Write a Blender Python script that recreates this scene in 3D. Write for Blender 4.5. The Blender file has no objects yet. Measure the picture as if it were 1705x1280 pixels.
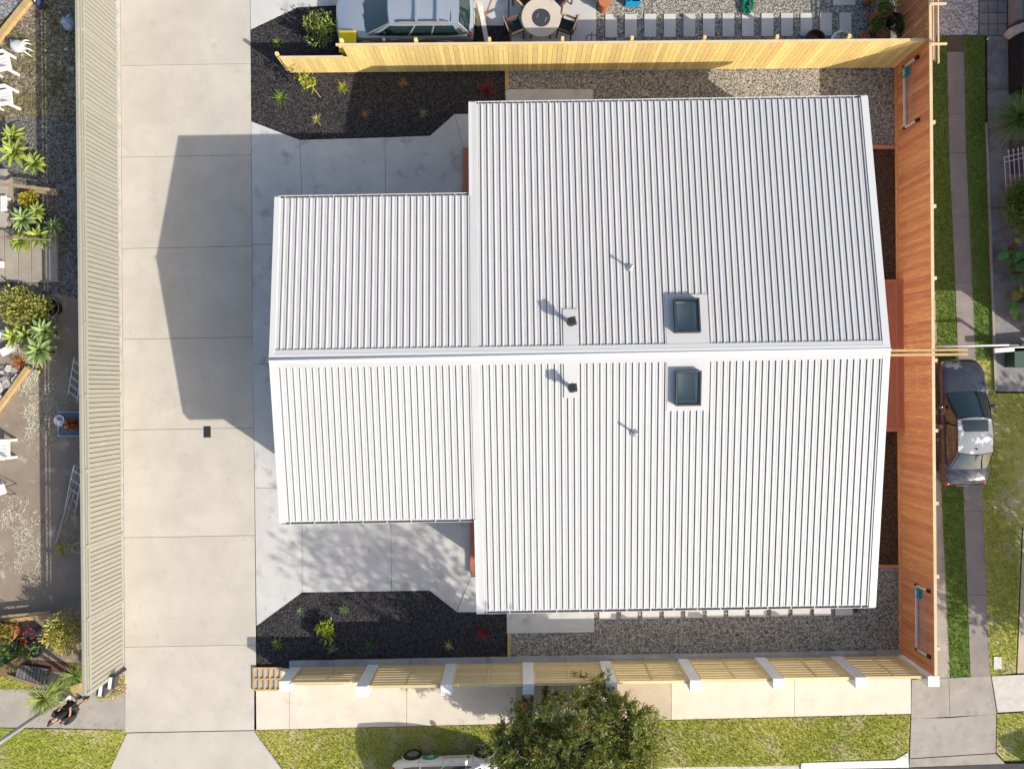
import bpy, bmesh, math, random
import numpy as np
from mathutils import Vector, Matrix

random.seed(7); np.random.seed(7)
R = math.radians
scene = bpy.context.scene
C = scene.collection

# ------------------------------------------------------------------ camera, world, sun, exposure
S = 46.0; CAM_H = 24.7; TH = R(0.6)
def W(px, py, z=0.0):
    """photo pixel + real height above the paving -> point in metres"""
    k = (CAM_H - z) / CAM_H / S
    u = (px - 865) * k; v = -(py - 645) * k
    return Vector((u*math.cos(TH) + v*math.sin(TH), -u*math.sin(TH) + v*math.cos(TH), z))

cd = bpy.data.cameras.new('camera'); cam = bpy.data.objects.new('camera', cd); C.objects.link(cam)
cam.location = (0, 0, CAM_H); cam.rotation_euler = (0, 0, -TH)
cd.sensor_width = 36; cd.lens = 36 * S * CAM_H / 1705
cd.shift_x = -12.5/1705; cd.shift_y = 5/1705
cd.clip_start = 0.1; cd.clip_end = 2000
scene.camera = cam

SUN = Vector((1.30, -0.90, 1.0)).normalized()
EL = math.asin(SUN.z)
w = bpy.data.worlds.new('World'); scene.world = w; w.use_nodes = True
nt = w.node_tree
sky = nt.nodes.new('ShaderNodeTexSky'); sky.sky_type = 'NISHITA'; sky.sun_disc = False
sky.sun_elevation = EL; sky.sun_rotation = math.atan2(SUN.x, SUN.y)
sky.air_density = 1.0; sky.dust_density = 2.5; sky.ozone_density = 0.6
bg = nt.nodes['Background']; bg.inputs[1].default_value = 0.15
nt.links.new(sky.outputs[0], bg.inputs[0])
sl = bpy.data.lights.new('sun', 'SUN'); sl.energy = 4.6; sl.angle = R(0.53); sl.color = (1.0, 0.95, 0.85)
so = bpy.data.objects.new('sun', sl); C.objects.link(so)
so.rotation_euler = (-SUN).to_track_quat('-Z', 'Y').to_euler()
scene.view_settings.view_transform = 'Standard'; scene.view_settings.look = 'None'
scene.view_settings.exposure = 0.27; scene.view_settings.gamma = 1.0
scene.view_settings.use_curve_mapping = False
scene.render.engine = 'CYCLES'
scene.cycles.max_bounces = 6

# ------------------------------------------------------------------ mesh helpers
class MB:
    def __init__(s): s.v = []; s.f = []
    def add(s, vs, fs):
        o = len(s.v); s.v += [tuple(p) for p in vs]; s.f += [tuple(i+o for i in f) for f in fs]; return s
    def box(s, x0, x1, y0, y1, z0, z1):
        return s.add([(x0,y0,z0),(x1,y0,z0),(x1,y1,z0),(x0,y1,z0),(x0,y0,z1),(x1,y0,z1),(x1,y1,z1),(x0,y1,z1)],
                     [(3,2,1,0),(4,5,6,7),(0,1,5,4),(1,2,6,5),(2,3,7,6),(3,0,4,7)])
    def obox(s, c, size, rz=0, rx=0, ry=0):
        m = Matrix.Translation(Vector(c)) @ Matrix.Rotation(rz,4,'Z') @ Matrix.Rotation(ry,4,'Y') @ Matrix.Rotation(rx,4,'X')
        a,b,d = [q/2 for q in size]
        p = [(-a,-b,-d),(a,-b,-d),(a,b,-d),(-a,b,-d),(-a,-b,d),(a,-b,d),(a,b,d),(-a,b,d)]
        return s.add([m@Vector(q) for q in p], [(3,2,1,0),(4,5,6,7),(0,1,5,4),(1,2,6,5),(2,3,7,6),(3,0,4,7)])
    def bar(s, a, b, wd, ht, up=(0,0,1)):
        """rectangular bar between two points"""
        a=Vector(a); b=Vector(b); d=(b-a).normalized(); up=Vector(up)
        if abs(d.dot(up))>.99: up=Vector((0,1,0))
        r=d.cross(up).normalized(); u=r.cross(d).normalized()
        vs=[]
        for p in (a,b):
            for i,j in ((-1,-1),(1,-1),(1,1),(-1,1)): vs.append(p+r*i*wd/2+u*j*ht/2)
        return s.add(vs,[(0,1,2,3),(7,6,5,4),(0,4,5,1),(1,5,6,2),(2,6,7,3),(3,7,4,0)])
    def prism(s, poly, z0, z1):
        n=len(poly)
        a=sum(poly[i][0]*poly[(i+1)%n][1]-poly[(i+1)%n][0]*poly[i][1] for i in range(n))
        if a<0: poly=poly[::-1]
        vs=[(p[0],p[1],z0) for p in poly]+[(p[0],p[1],z1) for p in poly]
        fs=[tuple(range(n))[::-1], tuple(range(n,2*n))]+[(i,(i+1)%n,n+(i+1)%n,n+i) for i in range(n)]
        return s.add(vs,fs)
    def tube(s, pts, r, n=8, caps=True):
        pts=[Vector(p) for p in pts]; rs=r if isinstance(r,(list,tuple)) else [r]*len(pts)
        rings=[]; ref=None
        for i,p in enumerate(pts):
            d=((pts[min(i+1,len(pts)-1)]-pts[max(i-1,0)])).normalized()
            if ref is None:
                ref=Vector((0,0,1)) if abs(d.z)<.9 else Vector((1,0,0))
            x=d.cross(ref).normalized(); y=x.cross(d).normalized(); ref=y
            rings.append([p+(x*math.cos(2*math.pi*k/n)+y*math.sin(2*math.pi*k/n))*rs[i] for k in range(n)])
        return s.loft(rings, True, caps)
    def loft(s, rings, closed=True, caps=True):
        n=len(rings[0]); o=[q for r in rings for q in r]; fs=[]
        m=n if closed else n-1
        for i in range(len(rings)-1):
            for k in range(m):
                a=i*n+k; b=i*n+(k+1)%n
                fs.append((a,b,b+n,a+n))
        if caps and closed:
            fs.append(tuple(range(n))[::-1]); fs.append(tuple((len(rings)-1)*n+k for k in range(n)))
        return s.add(o,fs)
    def lathe(s, prof, n=24, c=(0,0,0)):
        rings=[[(c[0]+r*math.cos(2*math.pi*k/n), c[1]+r*math.sin(2*math.pi*k/n), c[2]+z) for k in range(n)] for r,z in prof]
        return s.loft(rings, True, True)
    def mesh(s, name):
        me=bpy.data.meshes.new(name); me.from_pydata(s.v,[],s.f); me.update(); return me
    def build(s, name, mat, parent=None, smooth=False, kind=None, sub=0, fixn=False):
        me=s.mesh(name)
        if fixn:
            b=bmesh.new(); b.from_mesh(me); bmesh.ops.recalc_face_normals(b, faces=b.faces); b.to_mesh(me); b.free()
        return mobj(name, me, mat, parent, smooth, kind, sub)

def mobj(name, me, mat, parent=None, smooth=False, kind=None, sub=0):
    if mat is not None and not me.materials: me.materials.append(mat)
    if smooth: me.polygons.foreach_set('use_smooth',[True]*len(me.polygons))
    o=bpy.data.objects.new(name, me); C.objects.link(o)
    if parent is not None: o.parent=parent
    if kind: o['kind']=kind
    if sub:
        m=o.modifiers.new('subsurf','SUBSURF'); m.levels=sub; m.render_levels=sub
    return o
def tag(o, label, cat, group=None):
    o['label']=label; o['category']=cat
    if group: o['group']=group
    return o
def thing(name, label, cat, loc=(0,0,0), rz=0, group=None):
    o=bpy.data.objects.new(name,None); C.objects.link(o); o.empty_display_size=.2
    o.location=loc; o.rotation_euler=(0,0,rz); return tag(o,label,cat,group)
def struct(o): o['kind']='structure'; return o
UNIT=None
def board(name, mat, parent, x0,x1,y0,y1,z0,z1, jit=0, me=[None]):
    """a box part sharing one mesh, scaled to its size"""
    key=mat.name+'|'+name.split('.')[0]
    if key not in BMESH:
        m=MB().box(-.5,.5,-.5,.5,-.5,.5).mesh(name); m.materials.append(mat); BMESH[key]=m
    o=bpy.data.objects.new(name,BMESH[key]); C.objects.link(o); o.parent=parent
    o.location=((x0+x1)/2,(y0+y1)/2,(z0+z1)/2); o.scale=(x1-x0,y1-y0,z1-z0)
    if jit: o.rotation_euler=(random.uniform(-jit,jit),random.uniform(-jit,jit),random.uniform(-jit,jit))
    return o
BMESH={}
def npmesh(name, V, F):
    """fast mesh: V (n,3), F (m,k)"""
    me=bpy.data.meshes.new(name); k=F.shape[1]
    me.vertices.add(len(V)); me.vertices.foreach_set('co',V.astype(np.float32).ravel())
    me.loops.add(F.size); me.loops.foreach_set('vertex_index',F.astype(np.int32).ravel())
    me.polygons.add(len(F)); me.polygons.foreach_set('loop_start',np.arange(0,F.size,k,dtype=np.int32))
    me.update(calc_edges=True); return me
def copy_tree(o, parent=None):
    c=o.copy(); C.objects.link(c); c.parent=parent
    for ch in list(o.children): copy_tree(ch,c)
    return c
def inset(poly, d):
    n=len(poly); a=sum(poly[i][0]*poly[(i+1)%n][1]-poly[(i+1)%n][0]*poly[i][1] for i in range(n))
    if a<0: poly=poly[::-1]
    out=[]
    for i in range(n):
        p0=Vector(poly[i-1][:2]); p=Vector(poly[i][:2]); p1=Vector(poly[(i+1)%n][:2])
        e0=(p-p0).normalized(); e1=(p1-p).normalized()
        n0=Vector((-e0.y,e0.x)); n1=Vector((-e1.y,e1.x))
        m=(n0+n1); L=max(.3,m.length_squared/2); out.append(p+m*(d/L))
    return out
def wavy(pts, amp=5, step=14, seed=1):
    r=random.Random(seed); out=[]
    for (x0,y0),(x1,y1) in zip(pts,pts[1:]+pts[:1]):
        n=max(1,min(60,int(math.hypot(x1-x0,y1-y0)/step)))
        for k in range(n):
            f=k/n; out.append((x0+(x1-x0)*f+r.uniform(-amp,amp),y0+(y1-y0)*f+r.uniform(-amp,amp)))
    return out
def PW(pts): return [W(*p).to_2d() for p in pts]
def sheet(name, pts, z, mat, parent=None, thick=.03):
    return MB().prism(PW(pts), z-thick, z).build(name, mat, parent)
def in_poly(P, poly):
    x=P[:,0]; y=P[:,1]; c=np.zeros(len(P),bool); n=len(poly)
    for i in range(n):
        x0,y0=poly[i][0],poly[i][1]; x1,y1=poly[i-1][0],poly[i-1][1]
        if y0==y1: continue
        t=((y0>y)!=(y1>y))&(x<(x1-x0)*(y-y0)/(y1-y0)+x0); c^=t
    return c
def scatter(poly, dens):
    a=np.array([[p[0],p[1]] for p in poly]); lo=a.min(0); hi=a.max(0)
    n=int(np.prod(hi-lo)*dens); P=np.random.rand(n,2)*(hi-lo)+lo
    return P[in_poly(P,poly)]
def fnoise(P, sc, seed=0):
    r=np.random.RandomState(seed); o=np.zeros(len(P))
    for k in range(7):
        a=r.rand()*6.28; f=sc*(.6+1.6*r.rand()); o+=np.sin((P[:,0]*math.cos(a)+P[:,1]*math.sin(a))*f+r.rand()*6.28)
    return o/7**.5
def chips(name, polys, dens, size, mat, z, parent=None, flat=.5):
    Vs=[];
    for poly in polys: Vs.append(scatter(poly,dens))
    P=np.concatenate(Vs); P=P+np.random.randn(*P.shape)*.03; n=len(P)
    T=np.array([[1,0,-.4],[-.5,.87,-.4],[-.5,-.87,-.4],[0,0,.8]])
    a=np.random.rand(n)*6.28; s=size*(.5+np.random.rand(n)*1.0); e=.5+np.random.rand(n)*.8
    ca,sa=np.cos(a)[:,None],np.sin(a)[:,None]
    X=T[None,:,0]*s[:,None]*e[:,None]; Y=T[None,:,1]*s[:,None]/e[:,None]*.8
    off=(np.random.rand(n,4)-.5)*s[:,None]*.6
    V=np.stack([X*ca-Y*sa+P[:,0:1], X*sa+Y*ca+P[:,1:2], z+(T[None,:,2]*flat)*s[:,None]+off*.5],-1).reshape(-1,3)
    F=(np.array([[0,1,3],[1,2,3],[2,0,3]])[None]+np.arange(n)[:,None,None]*4).reshape(-1,3)
    return mobj(name,npmesh(name,V,F),mat,parent,kind='stuff')
def blades(name, polys, dens, h, mat, z, bare=None, parent=None, wd=.012, lean=.6):
    P=np.concatenate([scatter(p,dens) for p in polys])
    if bare is not None:
        P=P[np.random.rand(len(P))<np.clip(bare(P),0,1)]
    P=P+np.random.randn(*P.shape)*.035; n=len(P); a=np.random.rand(n)*6.28; hh=h*(.5+np.random.rand(n)); l=np.random.rand(n)*lean*hh; b=np.random.rand(n)*6.28
    w_=wd*(.6+np.random.rand(n))
    V=np.zeros((n,3,3)); V[:,0,0]=P[:,0]-np.cos(a)*w_; V[:,0,1]=P[:,1]-np.sin(a)*w_; V[:,1,0]=P[:,0]+np.cos(a)*w_; V[:,1,1]=P[:,1]+np.sin(a)*w_
    V[:,2,0]=P[:,0]+np.cos(b)*l; V[:,2,1]=P[:,1]+np.sin(b)*l; V[:,:2,2]=z; V[:,2,2]=z+hh
    return mobj(name,npmesh(name,V.reshape(-1,3),np.arange(n*3).reshape(-1,3)),mat,parent,kind='stuff')
def leaves(P, N, L, wd, jit=.8, seed=None):
    """P (n,3) positions, N (n,3) main directions -> folded diamond leaves"""
    n=len(P); D=N+np.random.randn(n,3)*jit; D/=np.linalg.norm(D,axis=1)[:,None]+1e-9
    Q=np.cross(D,np.random.randn(n,3)); Q/=np.linalg.norm(Q,axis=1)[:,None]+1e-9
    U=np.cross(D,Q); l=(L*(.6+.8*np.random.rand(n)))[:,None]; ww=(wd*(.7+.6*np.random.rand(n)))[:,None]
    V=np.stack([P, P+D*l*.45+Q*ww+U*ww*.3, P+D*l, P+D*l*.45-Q*ww+U*ww*.3],1).reshape(-1,3)
    F=np.arange(n*4).reshape(-1,4); return V,F

# ------------------------------------------------------------------ materials
def _n(t,ty,**k):
    n=t.nodes.new(ty)
    for a,b in k.items():
        if a in ('operation','data_type','blend_type','feature','noise_dimensions','distance'): setattr(n,a,b)
        else: n.inputs[a].default_value=b
    return n
def mat(name, c1, c2=None, sc=4.0, rough=.8, bump=0, bsc=60, metal=0, spec=.35, rnd=0, fine=0, fsc=120,
        stretch=(1,1,1), c3=None, sc3=.8, lo=.35, hi=.65, lo3=.52, hi3=.68, island=0, coat=0, detail=6, trans=0, objspace=False, huern=0):
    m=bpy.data.materials.new(name); m.use_nodes=True; t=m.node_tree; b=t.nodes['Principled BSDF']; L=t.links.new
    b.inputs['Roughness'].default_value=rough; b.inputs['Metallic'].default_value=metal
    b.inputs['Specular IOR Level'].default_value=spec; b.inputs['Coat Weight'].default_value=coat
    if coat: b.inputs['Coat Roughness'].default_value=.06
    c1=(*c1,1)
    if objspace:
        g=t.nodes.new('ShaderNodeTexCoord'); pos=g.outputs['Object']
    else:
        g=t.nodes.new('ShaderNodeNewGeometry'); pos=g.outputs['Position']
    if rnd or stretch!=(1,1,1):
        mp=t.nodes.new('ShaderNodeMapping'); mp.inputs['Scale'].default_value=stretch; L(pos,mp.inputs['Vector'])
        if rnd:
            oi=t.nodes.new('ShaderNodeObjectInfo'); mu=_n(t,'ShaderNodeMath',operation='MULTIPLY'); mu.inputs[1].default_value=57.3
            L(oi.outputs['Random'],mu.inputs[0]); L(mu.outputs[0],mp.inputs['Location'])
        pos=mp.outputs[0]
    col=None
    def ns(scale,det=detail):
        n=t.nodes.new('ShaderNodeTexNoise'); n.inputs['Scale'].default_value=scale; n.inputs['Detail'].default_value=det; n.inputs['Roughness'].default_value=.62; L(pos,n.inputs['Vector']); return n.outputs['Fac']
    def mr(src,a,bb,c=0,d=1):
        n=t.nodes.new('ShaderNodeMapRange'); n.inputs[1].default_value=a; n.inputs[2].default_value=bb; n.inputs[3].default_value=c; n.inputs[4].default_value=d; L(src,n.inputs[0]); return n.outputs[0]
    def mix(f,A,B,bt='MIX'):
        n=t.nodes.new('ShaderNodeMix'); n.data_type='RGBA'; n.blend_type=bt; n.clamp_factor=True
        for sock,val in ((n.inputs[0],f),(n.inputs[6],A),(n.inputs[7],B)):
            if hasattr(val,'is_linked') or hasattr(val,'links'): L(val,sock)
            else: sock.default_value=val
        return n.outputs[2]
    col=c1
    if c2 is not None: col=mix(mr(ns(sc),lo,hi),c1,(*c2,1))
    if c3 is not None: col=mix(mr(ns(sc3),lo3,hi3),col,(*c3,1))
    def val(col,src,amt):
        h=t.nodes.new('ShaderNodeHueSaturation'); v=mr(src,0,1,1-amt,1+amt); L(v,h.inputs['Value'])
        if huern: L(mr(src,0,1,.5-huern,.5+huern),h.inputs['Hue'])
        if hasattr(col,'links'): L(col,h.inputs['Color'])
        else: h.inputs['Color'].default_value=col
        return h.outputs[0]
    if fine: col=val(col,mr(ns(fsc,3),.25,.75),fine)
    if rnd: col=val(col,oi.outputs['Random'],rnd)
    if island:
        gg=t.nodes.new('ShaderNodeNewGeometry'); col=val(col,gg.outputs['Random Per Island'],island)
    if hasattr(col,'links'): L(col,b.inputs['Base Color'])
    else: b.inputs['Base Color'].default_value=col
    if bump:
        bp=t.nodes.new('ShaderNodeBump'); bp.inputs['Strength'].default_value=bump; bp.inputs['Distance'].default_value=.02
        L(ns(bsc,4),bp.inputs['Height']); L(bp.outputs[0],b.inputs['Normal'])
    if trans:
        tr=t.nodes.new('ShaderNodeBsdfTranslucent'); ms=t.nodes.new('ShaderNodeMixShader'); ms.inputs[0].default_value=trans
        if hasattr(col,'links'): L(col,tr.inputs['Color'])
        else: tr.inputs['Color'].default_value=col
        L(b.outputs[0],ms.inputs[1]); L(tr.outputs[0],ms.inputs[2]); L(ms.outputs[0],t.nodes['Material Output'].inputs[0])
    return m
def gravel(name, cols, sc=26, rough=.85, bump=.8, big=None):
    """stones: one tone per voronoi cell, mounded"""
    m=bpy.data.materials.new(name); m.use_nodes=True; t=m.node_tree; b=t.nodes['Principled BSDF']; L=t.links.new
    b.inputs['Roughness'].default_value=rough; b.inputs['Specular IOR Level'].default_value=.3
    g=t.nodes.new('ShaderNodeNewGeometry')
    v=t.nodes.new('ShaderNodeTexVoronoi'); v.inputs['Scale'].default_value=sc; v.inputs['Randomness'].default_value=1; L(g.outputs['Position'],v.inputs['Vector'])
    r=t.nodes.new('ShaderNodeValToRGB'); s=t.nodes.new('ShaderNodeSeparateColor'); L(v.outputs['Color'],s.inputs[0]); L(s.outputs[0],r.inputs[0])
    r.color_ramp.interpolation='LINEAR'
    e=r.color_ramp.elements; e[0].color=(*cols[0],1); e[1].color=(*cols[-1],1)
    for i,c in enumerate(cols[1:-1]): q=e.new((i+1)/(len(cols)-1)); q.color=(*c,1)
    out=r.outputs[0]
    n=t.nodes.new('ShaderNodeTexNoise'); n.inputs['Scale'].default_value=1.1; n.inputs['Detail'].default_value=5; L(g.outputs['Position'],n.inputs['Vector'])
    if big is not None:
        mr_=t.nodes.new('ShaderNodeMapRange'); mr_.inputs[1].default_value=.42; mr_.inputs[2].default_value=.62; L(n.outputs[0],mr_.inputs[0])
        mx=t.nodes.new('ShaderNodeMix'); mx.data_type='RGBA'; mx.blend_type='MULTIPLY'; L(mr_.outputs[0],mx.inputs[0]); L(out,mx.inputs[6]); mx.inputs[7].default_value=(*big,1); out=mx.outputs[2]
    L(out,b.inputs['Base Color'])
    bp=t.nodes.new('ShaderNodeBump'); bp.invert=True; bp.inputs['Strength'].default_value=bump; bp.inputs['Distance'].default_value=.03
    L(v.outputs['Distance'],bp.inputs['Height']); L(bp.outputs[0],b.inputs['Normal'])
    return m
def glassmat(name, tint, opac):
    m=bpy.data.materials.new(name); m.use_nodes=True; t=m.node_tree; b=t.nodes['Principled BSDF']; L=t.links.new
    b.inputs['Base Color'].default_value=(*tint,1); b.inputs['Roughness'].default_value=.03; b.inputs['Specular IOR Level'].default_value=.6
    tr=t.nodes.new('ShaderNodeBsdfTransparent'); tr.inputs[0].default_value=(*[min(1,c*1.0+.75) for c in tint],1)
    ms=t.nodes.new('ShaderNodeMixShader'); ms.inputs[0].default_value=opac
    L(tr.outputs[0],ms.inputs[1]); L(b.outputs[0],ms.inputs[2]); L(ms.outputs[0],t.nodes['Material Output'].inputs[0]); return m
def paint(name,c,rough=.5,metal=0,coat=0,spec=.5,bump=0): return mat(name,c,tuple(x*.9 for x in c),sc=3,rough=rough,metal=metal,coat=coat,spec=spec,bump=bump)

m_conc  = mat('driveway concrete',(.545,.495,.425),(.475,.43,.365),sc=.9,rough=.85,bump=.15,bsc=90,fine=.07,fsc=35,c3=(.40,.365,.315),sc3=2.3,lo3=.57,hi3=.85,rnd=.025)
m_patio = mat('patio concrete',(.57,.55,.52),(.49,.475,.455),sc=1.1,rough=.75,bump=.12,bsc=60,fine=.06,fsc=30,c3=(.33,.32,.31),sc3=1.6,lo3=.55,hi3=.72)
m_foot  = mat('footpath concrete',(.70,.62,.51),(.62,.55,.45),sc=1.6,rough=.9,bump=.15,fine=.08,fsc=40,c3=(.52,.42,.31),sc3=1.2,lo3=.6,hi3=.8)
m_foot2 = mat('tan footpath concrete',(.52,.43,.32),(.45,.37,.28),sc=1.6,rough=.9,bump=.15,fine=.09,fsc=40,c3=(.40,.32,.24),sc3=2,lo3=.58,hi3=.8)
m_oldc  = mat('old exposed concrete',(.40,.36,.31),(.33,.295,.25),sc=1.5,rough=.95,bump=.4,bsc=70,fine=.22,fsc=45,c3=(.26,.23,.19),sc3=2.3,lo3=.55,hi3=.75)
m_path3 = mat('weathered path concrete',(.30,.28,.27),(.21,.20,.20),sc=1.8,rough=.9,bump=.3,fine=.18,fsc=40,c3=(.15,.145,.15),sc3=.9,lo3=.5,hi3=.7)
m_joint = mat('slab joint',(.19,.18,.165),rough=.95)
m_kerb  = mat('kerb concrete',(.60,.56,.50),(.48,.45,.40),sc=3,rough=.9,fine=.1,bump=.2)
m_plinth= mat('plinth concrete',(.40,.40,.41),(.31,.315,.33),sc=2.2,rough=.85,fine=.08,bump=.15,c3=(.24,.245,.26),sc3=1.2,lo3=.5,hi3=.7)
m_road  = mat('road asphalt',(.075,.072,.07),(.055,.053,.052),sc=3,rough=.9,bump=.5,bsc=90,fine=.3,fsc=70)
m_soil  = mat('bare soil',(.16,.115,.07),(.11,.085,.055),sc=2,rough=1,fine=.25,fsc=60,bump=.4)
m_mulch = gravel('dark bark mulch',[(.006,.0055,.006),(.014,.013,.0135),(.034,.031,.031),(.13,.118,.112)],sc=22,bump=1.0)
m_mulchc= mat('bark chips',(.046,.041,.043),rough=.7,island=.97)
m_bark  = gravel('brown bark mulch',[(.03,.018,.012),(.06,.034,.02),(.11,.062,.036),(.17,.10,.06)],sc=22,bump=1.0)
m_barkc = mat('brown bark chips',(.09,.05,.028),rough=.9,island=.7)
m_grav  = gravel('grey river gravel',[(.065,.061,.056),(.15,.14,.125),(.30,.275,.24),(.56,.51,.44)],sc=20,bump=1.0)
m_gravc = mat('gravel stones',(.40,.365,.31),rough=.85,island=.9)
m_yardT = gravel('mossy yard gravel',[(.07,.055,.035),(.15,.12,.08),(.25,.205,.14),(.46,.40,.29)],sc=17,bump=1.0,big=(.62,.66,.38))
m_yardM = gravel('dark yard gravel',[(.05,.048,.045),(.11,.105,.10),(.19,.18,.165),(.30,.28,.25)],sc=20,bump=1.0)
m_yardB = mat('worn brown asphalt',(.32,.25,.19),(.25,.195,.148),sc=1.3,rough=.95,bump=.5,bsc=60,fine=.25,fsc=50,c3=(.50,.45,.34),sc3=1.9,lo3=.58,hi3=.72,detail=9)
m_lichen= mat('pale lichen chips',(.62,.58,.46),rough=.95,island=.5)
m_wgrav = gravel('white pebble gravel',[(.20,.18,.17),(.38,.35,.33),(.52,.49,.46),(.70,.66,.62)],sc=20,bump=1.0)
m_grass = mat('lawn soil and thatch',(.33,.32,.06),(.43,.38,.11),sc=3.0,rough=.95,fine=.35,fsc=40,c3=(.52,.43,.25),sc3=.8,lo3=.50,hi3=.62,bump=.5)
m_grassS= mat('shade tinted thatch',(.12,.18,.035),(.15,.21,.045),sc=3.0,rough=.95,fine=.35,fsc=40,bump=.5)  # darker copy of the lawn thatch, with the strip's shade in the colour
m_blade = mat('grass blades',(.42,.50,.065),rough=.7,island=.45,trans=.25,huern=.03)
m_bladeD= mat('dry grass blades',(.68,.58,.24),rough=.8,island=.4,trans=.25,huern=.03)
m_bladeS= mat('shade tinted blades',(.19,.29,.05),rough=.7,island=.45,trans=.25)  # darker copy of the grass blades, shade put into the green
m_roof  = mat('white painted steel roofing',(.575,.56,.545),(.55,.535,.52),sc=.7,rough=.38,spec=.5,fine=.015,fsc=20,rnd=.02)
m_gut   = mat('white gutter steel',(.64,.63,.62),rough=.4)
m_flash = mat('flat roof flashing',(.575,.563,.553),(.545,.533,.523),sc=1.1,rough=.4)
m_wall  = mat('white weatherboard',(.80,.79,.77),(.77,.76,.74),sc=2,rough=.6)
m_cream = mat('cream steel fence',(.33,.315,.26),(.305,.29,.24),sc=1.4,rough=.45,rnd=.03)
m_creamshade= mat('cream fence groove shade',(.06,.055,.045),rough=.8)  # same cream steel, darkened so the grooves carry their shade in the colour
m_pine  = mat('fresh pine palings',(.82,.61,.235),(.74,.53,.185),sc=3,rough=.75,rnd=.13,stretch=(9,9,.7),fine=.14,fsc=8,c3=(.86,.70,.38),sc3=2.2,lo3=.56,hi3=.7,huern=.006)
m_pineH = mat('pine slats',(.76,.60,.32),(.68,.52,.26),sc=3,rough=.75,rnd=.14,stretch=(.6,9,9),fine=.1,fsc=8,c3=(.80,.66,.40),sc3=1.5,lo3=.55,hi3=.7)
m_pinec = mat('pale pine capping',(.70,.54,.33),(.62,.46,.26),sc=2,rough=.75,rnd=.05,stretch=(1,1,1))
m_red   = mat('red stained palings',(.73,.295,.125),(.56,.205,.085),sc=3,rough=.6,rnd=.15,stretch=(9,9,.6),fine=.12,fsc=8,c3=(.80,.42,.22),sc3=2,lo3=.55,hi3=.72,huern=.008)
m_redD  = mat('red stained deck',(.52,.19,.11),(.42,.145,.08),sc=3,rough=.5,rnd=.12,stretch=(9,.6,1),fine=.1,fsc=8)
m_white = mat('white plastered pillar',(.80,.79,.77),(.76,.75,.73),sc=2,rough=.7,bump=.1)
m_wpl   = paint('white plastic',(.78,.78,.76),.4)
m_metal = mat('galvanised steel',(.55,.56,.58),(.47,.48,.5),sc=4,rough=.4,metal=.8)
m_alu   = mat('aluminium',(.62,.64,.66),rough=.35,metal=.7)
m_black = paint('black',(.018,.018,.02),.5)
m_dark  = paint('charcoal',(.05,.052,.056),.5)
m_tyre  = paint('tyre rubber',(.02,.02,.021),.85)
m_leafA = mat('agave leaf',(.34,.40,.06),(.42,.46,.09),sc=6,rough=.45,rnd=.25,c3=(.22,.33,.10),sc3=1.4,lo3=.45,hi3=.65,trans=.15)
m_leafB = mat('agave blue leaf',(.25,.34,.11),(.33,.41,.14),sc=6,rough=.45,rnd=.2,trans=.15)
m_stem  = mat('woody stem',(.16,.11,.07),(.10,.07,.045),sc=8,rough=.9,bump=.4)
m_twig  = mat('pale bare twigs',(.42,.34,.25),(.30,.235,.17),sc=6,rough=.9)
m_terra = mat('terracotta',(.46,.17,.07),(.38,.135,.055),sc=4,rough=.75,rnd=.1)
m_wood  = mat('oiled hardwood',(.22,.105,.045),(.16,.075,.032),sc=5,rough=.5)
m_oldw  = mat('weathered timber',(.34,.24,.15),(.25,.17,.105),sc=4,rough=.85,rnd=.15,fine=.1)
m_edge  = mat('yellow pine edging',(.55,.38,.17),(.44,.29,.12),sc=4,rough=.8,rnd=.08,fine=.1)
def leafmat(name,c,isl=.4,hue=.02,trans=.3,rough=.55): return mat(name,c,rough=rough,island=isl,huern=hue,trans=trans,spec=.3)
# ================================================================== ground and paving
G = MB().box(-150,150,-150,150,-.4,-.12).build('ground', m_soil); struct(G)

def paving(name, polys, base, mat_, zt=0.0, zb=-.03, gap=.007, mats=None, piece='slab'):
    b=MB().prism(PW(base), zb-.03, zb).build(name, m_joint); struct(b)
    for i,p in enumerate(polys):
        MB().prism([tuple(q) for q in inset([tuple(q) for q in PW(p)],gap)], zb, zt).build(piece,(mats or {}).get(i,mat_),b)
    return b
# driveway with its saw cut joints
dl=lambda y: 204+ (y-560)*.0065
dr_=lambda y: 421.2+(y-560)*.0092
ys=[-160,-40,108,260,412,563,714,893,1075,1217]
paving('driveway',[[(dl(a),a+2),(dr_(a),a-2),(dr_(b),b-2),(dl(b),b+2)] for a,b in zip(ys[:-1],ys[1:])]+
       [[(211,1220),(422,1216),(505,1330),(160,1330)]],
       [(200,-160),(412,-160),(424,1214),(508,1335),(156,1335),(208,1220)], m_conc)
sheet('fence_footing',[(190,-160),(199,-160),(207,1125),(196,1125)],-.012,m_kerb)['kind']='structure'
# apron of concrete round the house
paving('patio',[
 [(418,202),(499,233),(506,407),(420,407)],[(499,233),(641,229),(643,407),(506,407)],
 [(641,229),(716,226),(757,190),(771,246),(771,407),(643,407)],[(757,190),(810,189),(810,246),(771,246)],
 [(420,407),(575,407),(575,606),(421,606)],[(421,606),(575,606),(575,812),(424,812)],
 [(424,812),(503,812),(503,986),(427,1042)],[(503,812),(650,812),(652,984),(503,986)],
 [(650,812),(784,812),(784,960),(760,1018),(715,983),(652,984)],[(784,960),(812,960),(812,1019),(760,1019)]],
 [(418,203),(499,234),(716,227),(757,191),(815,190),(815,1018),(760,1018),(715,982),(503,985),(427,1041)], m_patio)
def structsheet(name,pts,z,m,thick=.05):
    o=sheet(name,pts,z,m,None,thick); o['kind']='structure'; return o
bedU=[(416,50),(495,13),(575,10),(575,44),(847,44),(847,118),(841,118),(841,189),(757,189),(716,225),(499,232),(418,201)]
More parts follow.
